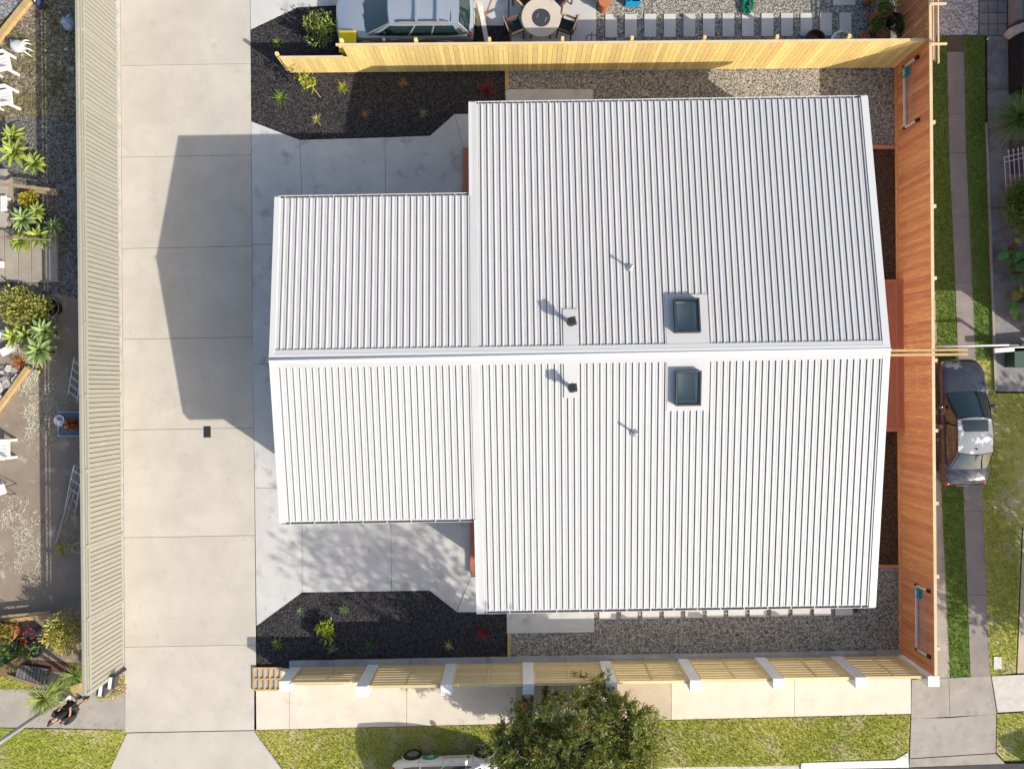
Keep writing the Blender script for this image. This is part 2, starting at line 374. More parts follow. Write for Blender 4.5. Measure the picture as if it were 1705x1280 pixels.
bedL=[(428,1043),(503,987),(715,984),(760,1020),(846,1020),(846,1094),(482,1100),(482,1109),(428,1109)]
structsheet('mulch_bed',bedU,-.03,m_mulch); structsheet('mulch_bed',bedL,-.03,m_mulch)
barkU=[(1420,248),(1494,248),(1499,466),(1420,466)]; barkL=[(1430,719),(1502,719),(1505,941),(1430,941)]
structsheet('bark_strip',barkU,-.03,m_bark); structsheet('bark_strip',barkL,-.03,m_bark)
gvU=[(847,118),(1492,112),(1494,243),(820,243),(841,150)]; gvL=[(847,1020),(1430,1020),(1430,944),(1505,944),(1507,1082),(847,1093)]
structsheet('gravel_yard',gvU,-.03,m_grav); structsheet('gravel_yard',gvL,-.03,m_grav)
gvN=[(994,-160),(1535,-160),(1500,110),(994,110)]
structsheet('back_gravel_yard',gvN,-.03,m_grav)
chipsets=[('mulch_chips',[PW(bedU),PW(bedL)],900,.035,m_mulchc,-.026),('bark_chips',[PW(barkU),PW(barkL)],800,.035,m_barkc,-.026),
          ('gravel_stones',[PW(gvU),PW(gvL),PW([(994,0),(1500,0),(1500,110),(994,110)])],900,.022,m_gravc,-.026)]
chiplabels={'mulch_chips':('dark bark chips covering the two planted beds','mulch'),'bark_chips':('brown bark chips along the stained fence','mulch'),'gravel_stones':('loose grey gravel stones around the white-roofed house','gravel')}
for n_,p_,d_,s_,mm_,z_ in chipsets:
    o=chips(n_,p_,d_,s_,mm_,z_); tag(o,*chiplabels[n_])
# back yard concrete above the pine fence
paving('back_patio',[[(415,-160),(575,-160),(575,9),(495,12),(417,49)],[(577,-160),(846,-160),(846,43),(577,43)],[(848,-160),(993,-160),(993,110),(848,110)]],
       [(415,-160),(994,-160),(994,110),(848,110),(846,43),(577,43),(560,9),(495,12),(417,49)], m_patio)
# concrete pads and stepping stones
structsheet('concrete_pad',[(842,149),(987,149),(987,190),(842,190)],.01,m_patio,.05)
structsheet('concrete_pad',[(844,985),(989,985),(989,1052),(844,1054)],.01,m_patio,.05)
def stones(name, rects):
    b=MB(); 
    x0=min(r[0] for r in rects)-3; x1=max(r[1] for r in rects)+3; y0=min(r[2] for r in rects)-3; y1=max(r[3] for r in rects)+3
    o=MB().prism(PW([(x0,y0),(x1,y0),(x1,y1),(x0,y1)]),-.07,-.045).build(name,m_grav); struct(o)
    for a,b_,c,d in rects:
        MB().prism(PW([(a,c),(b_,c),(b_,d),(a,d)]),-.045,.008+random.uniform(-.004,.004)).build('paving_slab',m_stone,o)
m_stone=mat('pale paving slab',(.60,.565,.52),(.54,.51,.47),sc=2.5,rough=.85,fine=.06,rnd=.06)
stones('stepping_stone_path',[(1008+32.5*k,1027.5+32.5*k,24-.2*k,62.5-.25*k) for k in range(13)]+[(1387,1424,-18,9)])
stones('side_stepping_path',[(998+35.75*k,1026+35.75*k,1001-.5*k,1030.5-.62*k) for k in range(12)])
# front plinth strip, footpath, verge, road
xs=[482,556,684,812,941,1069,1198,1327,1455,1506]
pl=lambda x:1099-(x-482)*.0176
paving('plinth',[[(a,pl(a)),(b,pl(b)),(b,pl(b)+22),(a,pl(a)+22)] for a,b in zip(xs[:-1],xs[1:])],[(483,1100),(1505,1082),(1505,1102),(483,1120)],m_plinth,zt=.06)
fx=[423,482,677,860,984,1118,1323,1517]
ft=lambda x:1112; fb=lambda x:1215-(x-423)*.0245
paving('footpath',[[(a,ft(a)),(b,ft(b)),(b,fb(b)),(a,fb(a))] for a,b in zip(fx[:-1],fx[1:])],[(424,1114),(1516,1114),(1516,fb(1516)-1),(424,fb(424)-1)],m_foot,mats={4:m_foot2,3:m_foot2})
paving('footpath',[[(-200,1140),(100,1148),(100,1212),(-200,1208)],[(100,1148),(209,1140),(209,1215),(100,1212)]],[(-200,1142),(208,1142),(208,1213),(-200,1206)],m_oldc)
vg1=[(424,1216),(1516,1190),(1513,1262),(1490,1263),(1345,1268),(1330,1274),(900,1279),(475,1284)]
vg2=[(-200,1209),(210,1216),(210,1222),(160,1330),(-200,1330)]
structsheet('verge',vg1,-.02,m_grass); structsheet('verge',vg2,-.02,m_grass)
structsheet('kerb',[(476,1286),(1330,1274),(1332,1286),(478,1298)],-.01,m_kerb,.12)
structsheet('kerb',[(1334,1270),(1348,1269),(1490,1265),(1512,1252),(1513,1277),(1334,1280)],.01,m_wkerb:=mat('pale new kerb',(.72,.70,.66),(.66,.64,.60),sc=3,rough=.85,bump=.1),.12)
structsheet('road',[(-900,1300),(470,1300),(1335,1288),(1514,1279),(1680,1272),(3000,1262),(3000,2100),(-900,2100)],-.05,m_road,.06)
paving('crossing',[[(1518,1131),(1580,1128),(1582,1195),(1517,1196)],[(1580,1128),(1650,1125),(1660,1188),(1582,1195)],[(1517,1196),(1659,1188),(1658,1253),(1515,1262)],[(1515,1263),(1658,1254),(1674,1271),(1514,1277)]],
       [(1519,1132),(1649,1126),(1659,1188),(1657,1254),(1670,1270),(1515,1276)],m_oldc)
paving('footpath',[[(1651,1125),(1800,1118),(1800,1178),(1661,1186)]],[(1653,1126),(1799,1120),(1799,1177),(1662,1184)],m_kerb)
vg3=[(1661,1189),(1800,1180),(1800,1258),(1673,1266),(1660,1252)]
structsheet('verge',vg3,-.02,m_grass)
# neighbour on the right: wheel strips and lawn
e1=[(1543,60),(1552,330),(1560,560),(1569,840),(1582,1128)]
e2=[(1576,60),(1580,250),(1592,507),(1605,850),(1616,1127)]
e3=[(1605,60),(1609,250),(1621,507),(1637,850),(1649,1126)]
e4=[(1640,60),(1642,250),(1655,520),(1657,600)]
strip=lambda A,B: A+B[::-1]
a0=[(1500,60),(1500,330),(1500,560),(1500,840),(1510,1130)]
structsheet('wheel_strip',strip(a0,e1),-.015,m_oldc)
cut=lambda e,y:[p for p in e]
def stripslabs():
    pts=[86,190,255,360,470,580,700,850,990,1127]
    def at(e,y):
        for (x0,y0),(x1,y1) in zip(e[:-1],e[1:]):
            if y0<=y<=y1: return x0+(x1-x0)*(y-y0)/(y1-y0)
        return e[-1][0]
    paving('wheel_strip',[[(at(e2,a),a),(at(e3,a),a),(at(e3,b),b),(at(e2,b),b)] for a,b in zip(pts[:-1],pts[1:])],
        [(at(e2,88)+1,88)]+[(p[0]+1,p[1]) for p in e2[1:]]+[(p[0]-1,p[1]) for p in e3[:0:-1]]+[(at(e3,88)-1,88)],mat('brown grey aggregate',(.30,.26,.235),(.24,.21,.19),sc=1.5,rough=.95,bump=.4,bsc=70,fine=.25,fsc=45),zt=-.005)
stripslabs()
lw1=strip(e1,e2); lw2=strip(e3[:3]+[(1624,600)],e4); lw3=[(1624,600),(1637,850),(1649,1125),(1692,1120),(1702,880),(1800,820),(1800,655),(1658,655),(1657,600)]
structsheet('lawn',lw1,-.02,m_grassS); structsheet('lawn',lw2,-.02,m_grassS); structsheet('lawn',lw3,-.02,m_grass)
structsheet('lawn',[(1576,60),(1605,60),(1605,85),(1577,85)],-.02,m_soil)
structsheet('path_edging',[(1640,205),(1643,205),(1659,650),(1655,650)],.05,m_oldc,.1)
paving('side_path',[[(1644,60),(1720,60),(1720,148),(1644,148)],[(1644,149),(1720,149),(1720,345),(1649,345)],[(1649,347),(1720,347),(1720,420),(1652,420)],[(1652,422),(1720,422),(1720,580),(1658,580)],[(1658,582),(1760,582),(1760,652),(1661,652)]],
       [(1645,62),(1719,62),(1759,590),(1759,651),(1662,651),(1657,560)],m_path3,zt=-.01)
paving('side_path',[[(1694,1121),(1704,880),(1800,825),(1800,1116)]],[(1697,1119),(1706,884),(1798,830),(1798,1114)],m_foot2,zt=-.012)
structsheet('pebble_area',[(1510,-160),(1629,-160),(1629,58),(1510,59)],-.012,m_wgrav)
paving('paver_patch',[[(1631+a*15.5,y),(1645.5+a*15.5,y),(1645.5+a*15.5,y+18),(1631+a*15.5,y+18)] for a in range(3) for y in (-36,-16.5,3,22,40.5)],[(1630,-40),(1678,-40),(1678,60),(1630,60)],m_path3,zt=-.005,gap=.012)
# left neighbour's yard
structsheet('yard_gravel',[(-200,-160),(188,-160),(190,235),(-200,235)],-.03,m_yardT)
structsheet('yard_gravel',wavy([(-200,215),(190,190),(192,500),(-200,470)],9),-.026,m_yardM)
structsheet('yard_asphalt',[(-200,420),(192,420),(196,1125),(205,1138),(100,1146),(-200,1138)],-.038,m_yardB)
structsheet('yard_gravel',[(-200,-160),(60,-160),(40,8),(-200,150)],-.02,gv2:=gravel('blue grey chip',[(.10,.10,.105),(.2,.2,.2),(.3,.3,.3),(.45,.44,.42)],sc=22),.03)
o=chips('yard_stones',[PW([(0,0),(186,0),(188,200),(0,200)]),PW([(0,200),(190,200),(190,470),(0,470)])],420,.025,mat('yard chips',(.24,.20,.135),rough=.9,island=.75),-.028); tag(o,'loose stones over the mossy gravel yard left of the cream fence','gravel')
P=scatter(PW([(0,640),(192,640),(192,1020),(0,1020)]),500)
def lich(P): return np.clip(fnoise(P,1.1,3)*1.2-.22,0,1)*.9*np.clip((fnoise(P,4.5,6)+.6),0,1)
bl=blades('lichen_growth',[PW([(0,480),(192,480),(196,1020),(0,1020)])],5200,.012,m_lichen,-.036,bare=lich,wd=.022,lean=1.5); tag(bl,'pale lichen and leaf litter on the brown asphalt yard','litter')
# grass blades
g1=blades('verge_grass',[PW(vg1)],950,.07,m_blade,-.02,bare=lambda P:.8-fnoise(P,.9,5)*.5); tag(g1,'green grass of the roadside verge below the front fence','grass')
g1b=blades('dry_verge_grass',[PW(vg1)],550,.06,m_bladeD,-.02,bare=lambda P:.35+fnoise(P,.9,5)*.4); tag(g1b,'dry yellowing grass among the front verge','grass')
g2=blades('verge_grass',[PW(vg2)],900,.07,m_blade,-.02,bare=lambda P:.8-fnoise(P,.9,8)*.3); tag(g2,'bright green grass verge beside the lamp post','grass')
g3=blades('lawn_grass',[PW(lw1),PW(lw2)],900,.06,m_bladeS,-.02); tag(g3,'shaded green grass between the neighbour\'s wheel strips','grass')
g4=blades('lawn_grass',[PW(lw3),PW(vg3)],800,.06,m_blade,-.02,bare=lambda P:.7-fnoise(P,.9,9)*.5); tag(g4,'patchy lawn beside the dark sedan and the corner verge','grass')
def edgegrass(a,b,n,spread):
    P=np.linspace(0,1,n)[:,None]; A=np.array(W(*a)[:2]);B=np.array(W(*b)[:2]); P=A+(B-A)*np.random.rand(n,1); return P+np.random.randn(n,2)*spread

# ================================================================== the house
HR=4.29; SL=.135
house=thing('white_roofed_house','new single-storey house under a white ribbed steel gable roof','house',(0,.96,0),R(.3))
def rz_(y,off=0): return HR-SL*abs(y)+off
PITCH=.195
PROF=[(0,0),(.05,0),(.056,.006),(.068,.006),(.074,0),(.112,0),(.113,-.05),(.136,-.05),(.139,.030),(.170,.030),(.184,0),(.195,0)]  # deep slot beside each rib added to give a crisp dark shade line
SK=[(4.664,5.411,.575,1.607),(4.664,5.411,-1.560,-.525)]
PADS={1:[(4.42,5.71,1.75),(1.33,1.78,1.36)], -1:[(4.42,5.71,-1.72),(1.33,1.78,-1.28)]}
def roof_side(x0,n,D,sgn):
    roof=roofN if sgn>0 else roofS
    for s0 in range(0,n,4):
        mb=MB()
        for k in range(s0,min(n,s0+4)):
            xa=x0+k*PITCH; y0=.20
            for a,b,yp in PADS[sgn]:
                if xa+PITCH*.6>a and xa+PITCH*.6<b: y0=abs(yp)
            y1=D-.09
            ys_=[y0,y1]
            for (p,zp),(q,zq) in zip(PROF[:-1],PROF[1:]):
                if sgn>0: mb.add([(xa+p,y0,rz_(y0,zp)),(xa+q,y0,rz_(y0,zq)),(xa+q,y1,rz_(y1,zq)),(xa+p,y1,rz_(y1,zp))],[(0,1,2,3)])
                else: mb.add([(xa+p,-y1,rz_(y1,zp)),(xa+q,-y1,rz_(y1,zq)),(xa+q,-y0,rz_(y0,zq)),(xa+p,-y0,rz_(y0,zp))],[(0,1,2,3)])
            for e in (y0,y1):   # closed rib ends
                yy=e*sgn; mb.add([(xa+p,yy,rz_(e,zp)) for p,zp in PROF[7:11]],[(0,1,2,3)])
        mb.build('roof_sheet',m_roof,roof)
def slopequad(mb,xa,xb,ya,yb,off):
    mb.add([(xa,ya,rz_(ya,off)),(xb,ya,rz_(ya,off)),(xb,yb,rz_(yb,off)),(xa,yb,rz_(yb,off))],[(0,1,2,3)] if yb>ya else [(3,2,1,0)])
def underlay(sgn):
    mb=MB()
    for (xa,xb,D) in ((-7.46,-1.475,5.02),(-1.47,11.08,8.0)):
        cuts=[xa,xb]; sk=SK[0] if sgn>0 else SK[1]; ylo,yhi=sorted((abs(sk[2]),abs(sk[3])))
        def q(a,b,c,d): slopequad(mb,a,b,sgn*c,sgn*d,-.06)
        if xa<sk[0]<xb:
            q(xa,sk[0]+.05,0,D); q(sk[1]-.05,xb,0,D); q(sk[0]+.05,sk[1]-.05,0,ylo+.05); q(sk[0]+.05,sk[1]-.05,yhi-.05,D)
        else: q(xa,xb,0,D)
    return mb.build('roof_slope',m_flash,house)
roofN=underlay(1); roofS=underlay(-1)
for sgn in (1,-1):
    roof_side(-7.30,30,5.085,sgn); roof_side(-1.22,62,8.07,sgn)
def slopebar(name,xa,xb,y0,y1,sgn,h0,h1,m,par):
    mb=MB(); a,b=sgn*y0,sgn*y1
    vs=[(xa,a,rz_(a,h0)),(xb,a,rz_(a,h0)),(xb,b,rz_(b,h0)),(xa,b,rz_(b,h0)),(xa,a,rz_(a,h1)),(xb,a,rz_(a,h1)),(xb,b,rz_(b,h1)),(xa,b,rz_(b,h1))]
    mb.add(vs,[(3,2,1,0),(4,5,6,7),(0,1,5,4),(1,2,6,5),(2,3,7,6),(3,0,4,7)]); return mb.build(name,m,par,fixn=True)
for sgn,par in ((1,roofN),(-1,roofS)):
    slopebar('barge_flashing',-7.47,-7.30,.02,5.03,sgn,-.16,.05,m_gut,par)
    slopebar('barge_flashing',10.87,11.085,.02,8.03,sgn,-.18,.05,m_gut,par)
    slopebar('barge_flashing',-1.47,-1.40,5.0,8.03,sgn,-.18,.048,m_gut,par)
    slopebar('junction_flashing',-1.45,-1.215,.02,5.0,sgn,.0,.030,m_flash,par)
    slopebar('junction_flashing',-1.40,-1.215,5.0,8.03,sgn,.0,.030,m_flash,par)
    for a,b,yp in PADS[sgn]:
        sk=SK[0] if sgn>0 else SK[1]; ylo,yhi=sorted((abs(sk[2]),abs(sk[3])))
        if a>4:
            slopebar('flat_flashing',a,b,.15,ylo+.03,sgn,-.005,.034,m_flash,par); slopebar('flat_flashing',a,b,yhi-.03,abs(yp)+.02,sgn,-.005,.034,m_flash,par)
            slopebar('flat_flashing',a,sk[0]+.03,ylo+.03,yhi-.03,sgn,-.005,.034,m_flash,par); slopebar('flat_flashing',sk[1]-.03,b,ylo+.03,yhi-.03,sgn,-.005,.034,m_flash,par)
        else: slopebar('flat_flashing',a,b,.15,abs(yp)+.02,sgn,-.005,.034,m_flash,par)
    # ridge flashing with its pressed steps
    slopebar('ridge_flashing',-7.475,11.09,.035,.14,sgn,.03,.052,m_gut,par)
    slopebar('ridge_flashing',-7.475,11.09,.14,.27,sgn,.03,.044,m_flash,par)
MB().tube([(-7.48,0,HR+.045),(11.095,0,HR+.045)],.04,10).build('ridge_roll',m_gut,house,smooth=True)
def gutter(x0,x1,D,sgn):
    z=rz_(D)-.015; a=D-.13; b=D
    g=MB()
    for y0,y1,z0,z1 in ((b-.012,b,z-.12,z+.012),(a,a+.006,z-.12,z-.02),(a,b,z-.126,z-.118)):
        ya,yb=sorted((y0*sgn,y1*sgn)); g.box(x0,x1,ya,yb,z0,z1)
    o=g.build('gutter',m_gut,house)
    n=int((x1-x0)/.72)
    for k in range(n):
        x=x0+.3+k*(x1-x0)/n; ya,yb=sorted(((a-.03)*sgn,b*sgn))
        MB().box(x,x+.025,ya,yb,z+.008,z+.016).build('gutter_strap',m_gut,o)
for sgn in (1,-1): gutter(-7.47,-1.48,5.085,sgn); gutter(-1.47,11.085,8.07,sgn)
# soffit, walls
def walls(x0,x1,D):
    i=.5
    for (a,b,c,d) in ((x0,x1,D-i-.1,D-i),(x0,x1,-D+i,-D+i+.1)): MB().box(a+i,b-i,c,d,0,rz_(D)-.12).build('wall',m_wall,house)
    for xa in (x0+i,x1-i-.1):
        mb=MB(); y0,y1=-D+i+.1,D-i-.1; 
        pts=[(y0,0),(y1,0),(y1,rz_(y1)-.1),(0,HR-.1),(y0,rz_(y0)-.1)]
        mb.add([(xa,p,q) for p,q in pts]+[(xa+.1,p,q) for p,q in pts],[(0,1,2,3,4),(9,8,7,6,5)]+[(i_,(i_+1)%5,5+(i_+1)%5,5+i_) for i_ in range(5)]); mb.build('wall',m_wall,house,fixn=True)
    MB().box(x0+.02,x1-.02,D-i,D-.13,rz_(D)-.17,rz_(D)-.15).build('soffit',m_gut,house)
    MB().box(x0+.02,x1-.02,-D+.13,-D+i,rz_(D)-.17,rz_(D)-.15).build('soffit',m_gut,house)
walls(-7.47,-1.0,5.085); walls(-1.47,11.085,8.07)
for k,y in enumerate((2.0,-2.9)):
    gd=MB().box(-7.0,-6.965,y-1.3,y+1.3,.02,2.2).build('garage_door',m_flash,house)
    for j in range(4): MB().box(-7.02,-7.0,y-1.28,y+1.28,.06+j*.54,.56+j*.54).build('panel',m_gut,gd)
# skylights
m_shaft=mat('skylight shaft lining',(.72,.76,.74),rough=.8); m_skg=glassmat('skylight glazing',(.06,.10,.12),.12)
for (x0,x1,y0,y1),lab in zip(SK,('','')):
    yc=(y0+y1)/2; zt=rz_(yc)+.20; sg=1 if yc>0 else -1; sl=-SL*sg
    sk=bpy.data.objects.new('skylight',None); C.objects.link(sk); sk.parent=house; sk.location=((x0+x1)/2,yc,rz_(yc)); sk.rotation_euler=(math.atan(sl),0,0)
    a=(x1-x0)/2; b=(y1-y0)/2; f=MB()
    for q in ((-a,a,-b,-b+.06),(-a,a,b-.06,b),(-a,-a+.06,-b+.06,b-.06),(a-.06,a,-b+.06,b-.06)): f.box(*q,.0,.19)
    f.build('curb',m_dark,sk)
    f=MB()
    for q in ((-a-.01,a+.01,-b-.01,-b+.035),(-a-.01,a+.01,b-.035,b+.01),(-a-.01,-a+.035,-b+.035,b-.035),(a-.035,a+.01,-b+.035,b-.035)): f.box(*q,.19,.215)
    f.build('frame',m_dark,sk)
    MB().box(-a+.034,a-.034,-b+.034,b-.034,.196,.204).build('pane',m_skg,sk)
    s=MB(); 
    for q in ((-a+.055,a-.055,-b+.05,-b+.06),(-a+.055,a-.055,b-.06,b-.05),(-a+.05,-a+.06,-b+.05,b-.05),(a-.06,a-.05,-b+.05,b-.05)): s.box(*q,-.3,.0)
    s.box(-a,a,-b,b,-.32,-.3); s.build('shaft',m_shaft,sk)  # pale floor added close under the pane to brighten the shaft
# flues and vent pipes
for k,(px,py) in enumerate(((951,537),(952,646))):
    p=W(px,py,4.35)-Vector((0,.96,0)); z0=rz_(p.y)
    v=bpy.data.objects.new('flue',None); C.objects.link(v); v.parent=house; v.location=(p.x,p.y,z0)
    MB().lathe([(.13,.02),(.10,.06),(.065,.08),(.065,.42)],16).build('flue_pipe',m_dark,v,smooth=True)
    MB().lathe([(.065,.36),(.15,.40),(.15,.41),(.05,.47)],8).build('cowl_skirt',m_dark,v)
    MB().obox((0,0,.52),(.25,.25,.10),R(6 if k else 12)).build('cowl',m_dark,v)
    MB().obox((0,0,.578),(.16,.16,.014),R(6 if k else 12)).build('cowl_cap',m_black,v)
for px,py in ((1051,446),(1056,722)):
    p=W(px,py,4.1)-Vector((0,.96,0)); z0=rz_(p.y)
    v=bpy.data.objects.new('vent_pipe',None); C.objects.link(v); v.parent=house; v.location=(p.x,p.y,z0)
    MB().lathe([(.12,.03),(.09,.05),(.05,.10)],12).build('pipe_boot',m_metal,v,smooth=True)
    MB().lathe([(.033,.05),(.033,.36),(.05,.36),(.05,.40),(.02,.42)],12).build('pipe',m_alu,v,smooth=True)
# entry steps and deck
def deck(name,label,px0,px1,py0,py1,z,nx,alongy=True,xend=None,ends=False):
    a=W(px0,py1,z); b=W(px1,py0,z); x1=xend if xend else b.x
    t=thing(name,label,'deck',(a.x,a.y,0)); wd=(x1-a.x); dp=b.y-a.y
    MB().box(.02,wd-.02,.02,dp-.02,-.02,z-.03).build('frame',m_redD,t)
    for k in range(nx):
        y0,y1=(.0,dp) if not ends else (.15,dp-.15)
        board('plank',m_redD,t,k*wd/nx+.003,(k+1)*wd/nx-.003,y0,y1,z-.028,z+random.uniform(-.002,.002))
    if ends:
        board('plank',m_redD,t,0,wd,0,.145,z-.028,z+.003); board('plank',m_redD,t,0,wd,dp-.145,dp,z-.028,z+.003)
    return t
deck('entry_step','red timber entry step in the shaded corner by the upper garden bed',771,781,246,330,.16,7,xend=-1.05)
deck('entry_step','red timber entry step beside the lower patio with a sunlit corner',783,790,862,957,.16,7,xend=-1.0)
d0=W(1430,719,.4); deck('side_deck','red stained timber deck between the roof edge and the stained fence',1440,1508,465,719,.4,20,ends=True)
# twin timbers past the ridge end
for px,py in ((1,583.5),(2,591)):
    y=W(1520,py,3.7).y
    t=MB().box(10.2,13.75,y-.035,y+.035,3.68,3.80).build('outrigger_beam',m_edge)
    tag(t,'pale timber beam reaching over the stained fence, %s of the pair'%('upper' if px==1 else 'lower'),'beam','twin timbers at the ridge end')

# ================================================================== fences
# --- cream steel boundary fence
fY=[ W(133,y,2.15).y for y in (-75,45,167,286,411,538,659,785,912,1034,1157)]
fx0=-14.44
fen=thing('boundary_fence','long cream steel fence with slatted top between driveway and yard','fence',(fx0,0,0))
board('backing',m_creamshade,fen,-.035,-.015,fY[-1],fY[0]+2.4,.03,1.86)  # sheet behind the boards, coloured dark as the shade in the grooves
for i in range(len(fY)-1):
    ya,yb=fY[i+1],fY[i]; n=14
    board('post',m_cream,fen,-.05,.022,yb-.06,yb+.06,0,2.06)
    if i>=0:
        bw=(yb-ya-.13)/n
        for k in range(n):
            y0=ya+.065+k*bw; board('panel_board',m_cream,fen,-.012,.008,y0+.013,y0+bw-.013,.05,1.84)
    board('top_rail',m_cream,fen,-.09,-.005,ya+.004,yb-.004,2.09,2.19)
    board('slat',m_cream,fen,-.03,0,ya,yb,1.99,2.045)
    board('mid_rail',m_cream,fen,-.035,.016,ya+.062,yb-.062,1.85,1.945)
    ym=(ya+yb)/2; board('bracket',m_cream,fen,-.045,.006,ym-.02,ym+.02,1.93,2.09)
    board('bracket',m_metal,fen,-.13,-.052,yb-.03,yb+.03,1.95,2.0)
board('post',m_cream,fen,-.05,.022,fY[-1]-.06,fY[-1]+.06,0,2.08)
# --- pine paling fence (upper boundary)
A=W(484,122); B=W(1490,113.5)
ang=math.atan2(B.y-A.y,B.x-A.x); Lf=(B-A).length
pf=thing('paling_fence','fresh yellow pine paling fence stepping down towards the driveway','fence',(A.x,A.y,0),ang)
stepx=(W(586,121)-A).length
pitch=.168; n=int(Lf/pitch)+1
for k in range(n):
    x=k*pitch; h=1.14 if x<stepx else 1.96
    if x+.165>Lf: continue
    board('paling',m_pine,pf,x+.005,x+.163,-.0+random.uniform(0,.003),.02+random.uniform(0,.004),.02,h+random.uniform(-.006,.004))
board('capping',m_pinec,pf,-.01,stepx-.02,-.03,.05,1.145,1.175); board('capping',m_pinec,pf,stepx-.05,Lf+.02,-.03,.05,1.965,2.0)
board('gap_shade_sheet',m_black,pf,.01,Lf-.01,.024,.0255,.05,1.1)  # added black sheet that paints the shade between the palings
for z in (.25,.9): board('rail',m_pine,pf,0,stepx,.026,.07,z,z+.09)
for z in (.3,1.0,1.75): board('rail',m_pine,pf,stepx,Lf,.026,.07,z,z+.09)
for px,h in ((466,1.22),(574,2.08),(698,2.08),(821,2.08),(943,2.08),(1059,2.08),(1180,2.08),(1301,2.08),(1421,2.08)):
    x=((px-865)/(1+h/(CAM_H-h))/S-A.x)
    board('post',m_pine,pf,x-.05,x+.05,.075,.175,0,h)
# --- red stained fence (right boundary)
RX=13.70
rf=thing('stained_fence','tall red-brown stained paling fence with pale capping on the right boundary','fence',(RX,0,0),R(-.12))
y0=-9.75; y1=16.0; n=int((y1-y0)/.152)
for k in range(n):
    y=y0+k*.152; g=.0025 if random.random()<.6 else .0055
    board('paling',m_red,rf,0,.02,y+g,y+.152-g,.10,2.03+random.uniform(-.004,.004))
board('plinth_board',m_red,rf,-.03,-.002,y0,11.45,-.02,.15)
for k in range(11): board('capping',m_pinec,rf,-.012,.085,y0+k*2.4,min(y1,y0+(k+1)*2.4)-.004,2.036,2.066)
for z in (.3,1.05,1.75): board('rail',m_pinec,rf,.024,.07,y0,y1,z,z+.09)
for py in (-30,78,203,343,463,600,717,838,960,1080):
    y=W(1550,py,2.06).y; board('post',m_pinec,rf,.075,.185,y-.055,y+.055,0,2.05)
# pale trellis frame above the corner
tr=thing('trellis_extension','pale timber trellis extension on top of the stained fence corner','trellis',(RX,0,0))
yt=[W(1546,py,2.4).y for py in (95,72,5,-60)]
for yy in yt[1:]: board('bearer',m_pinec,tr,-.12,.42,yy-.03,yy+.03,2.30,2.36)
board('rail',m_pinec,tr,.16,.20,yt[0]-.15,yt[-1],2.24,2.30); board('rail',m_pinec,tr,.0,.03,yt[0],yt[-1],2.24,2.30)
for k in range(2): board('slat',m_pinec,tr,.04+k*.06,.085+k*.06,yt[0]-.02-.05*k,yt[-1],2.20,2.22)
# --- front wall
ft_=thing('front_fence','low street fence of white pillars and horizontal pine slat panels','fence',(0,0,0))
pc=[(474,1142,1.22),(602.5,1151,1.85),(743,1149,1.85),(880,1147,1.85),(1018.5,1144.5,1.85),(1158.5,1141,1.85),(1297,1138,1.85),(1434,1136,1.85),(1555,1134,1.85)]
PC=[W(*p) for p in pc]
pm=MB().box(-.5,.5,-.5,.5,-.5,.5).mesh('pillar'); 
bb=bmesh.new(); bb.from_mesh(pm); bmesh.ops.bevel(bb,geom=bb.edges[:],offset=.015,segments=1,affect='EDGES'); bb.to_mesh(pm); bb.free(); pm.materials.append(m_white)
for p in PC:
    o=bpy.data.objects.new('pillar',pm); C.objects.link(o); o.parent=ft_; o.location=(p.x,p.y,p.z/2); o.scale=(.385,.36,p.z)
for i,(a,b) in enumerate(zip(PC[:-1],PC[1:])):
    x0=a.x+.195; x1=b.x-.195; y=(a.y+b.y)/2+.10; top=1.70 if i else 1.15; ns=8 if i else 6
    h=(top-.10)/ns
    for k in range(ns): board('slat',m_pineH,ft_,x0,x1,y-.02,y,.08+k*h+.014,.08+(k+1)*h-.014)
    xm=(x0+x1)/2
    board('batten',m_pineH,ft_,xm-.03,xm+.03,y+.002,y+.04,.06,top-.02)
    for xx in (x0+.005,x1-.055): board('batten',m_pineH,ft_,xx,xx+.05,y+.002,y+.04,.06,top-.02)
    board('bottom_rail',m_pineH,ft_,x0,x1,y+.002,y+.05,.04,.10)
    board('top_rail',m_pineH,ft_,x0,x1,y-.05,y+.045,top-.02,top+.02)
    if i==0: board('top_rail',m_pinec,ft_,x0-.04,x1-.35,y-.06,y-.0,top+.03,top+.07)
# letterbox bank behind first panel
a=PC[0]; x0=a.x+.2; y=(PC[0].y+PC[1].y)/2-.02
lb=thing('letterbox_bank','row of four open timber letterboxes beside the shortest white pillar','letterbox',(x0,y,.0))
MB().box(0,2.35,-.12,.06,.0,.55).build('case',m_pineH,lb)
for k in range(5): board('divider',m_edge,lb,k*.4,k*.4+.09,-.12,.06,.552,.80)
for k in range(4): board('slot',m_black,lb,k*.4+.092,k*.4+.398,-.10,.05,.553,.60)
board('front',m_edge,lb,0,1.7,-.15,-.122,.3,.80); board('back',m_edge,lb,0,1.7,.062,.085,.3,.80)
# yellow framed grate by driveway
q0=W(422,1148); q1=W(470,1109)
gr=thing('slatted_cover','yellow timber frame with grey infill lying at the driveway edge','frame',(q0.x,q0.y,0))
wx=q1.x-q0.x; wy=q1.y-q0.y
board('infill',m_plinth,gr,.02,wx-.02,.02,wy-.02,.0,.03)
for k in range(6): board('slat',m_edge,gr,k*(wx-.07)/5,k*(wx-.07)/5+.07,.06,wy-.06,.031,.07)
for yy in (0,wy/2-.03,wy-.06): board('rail',m_edge,gr,0,wx,yy,yy+.06,.03,.075)
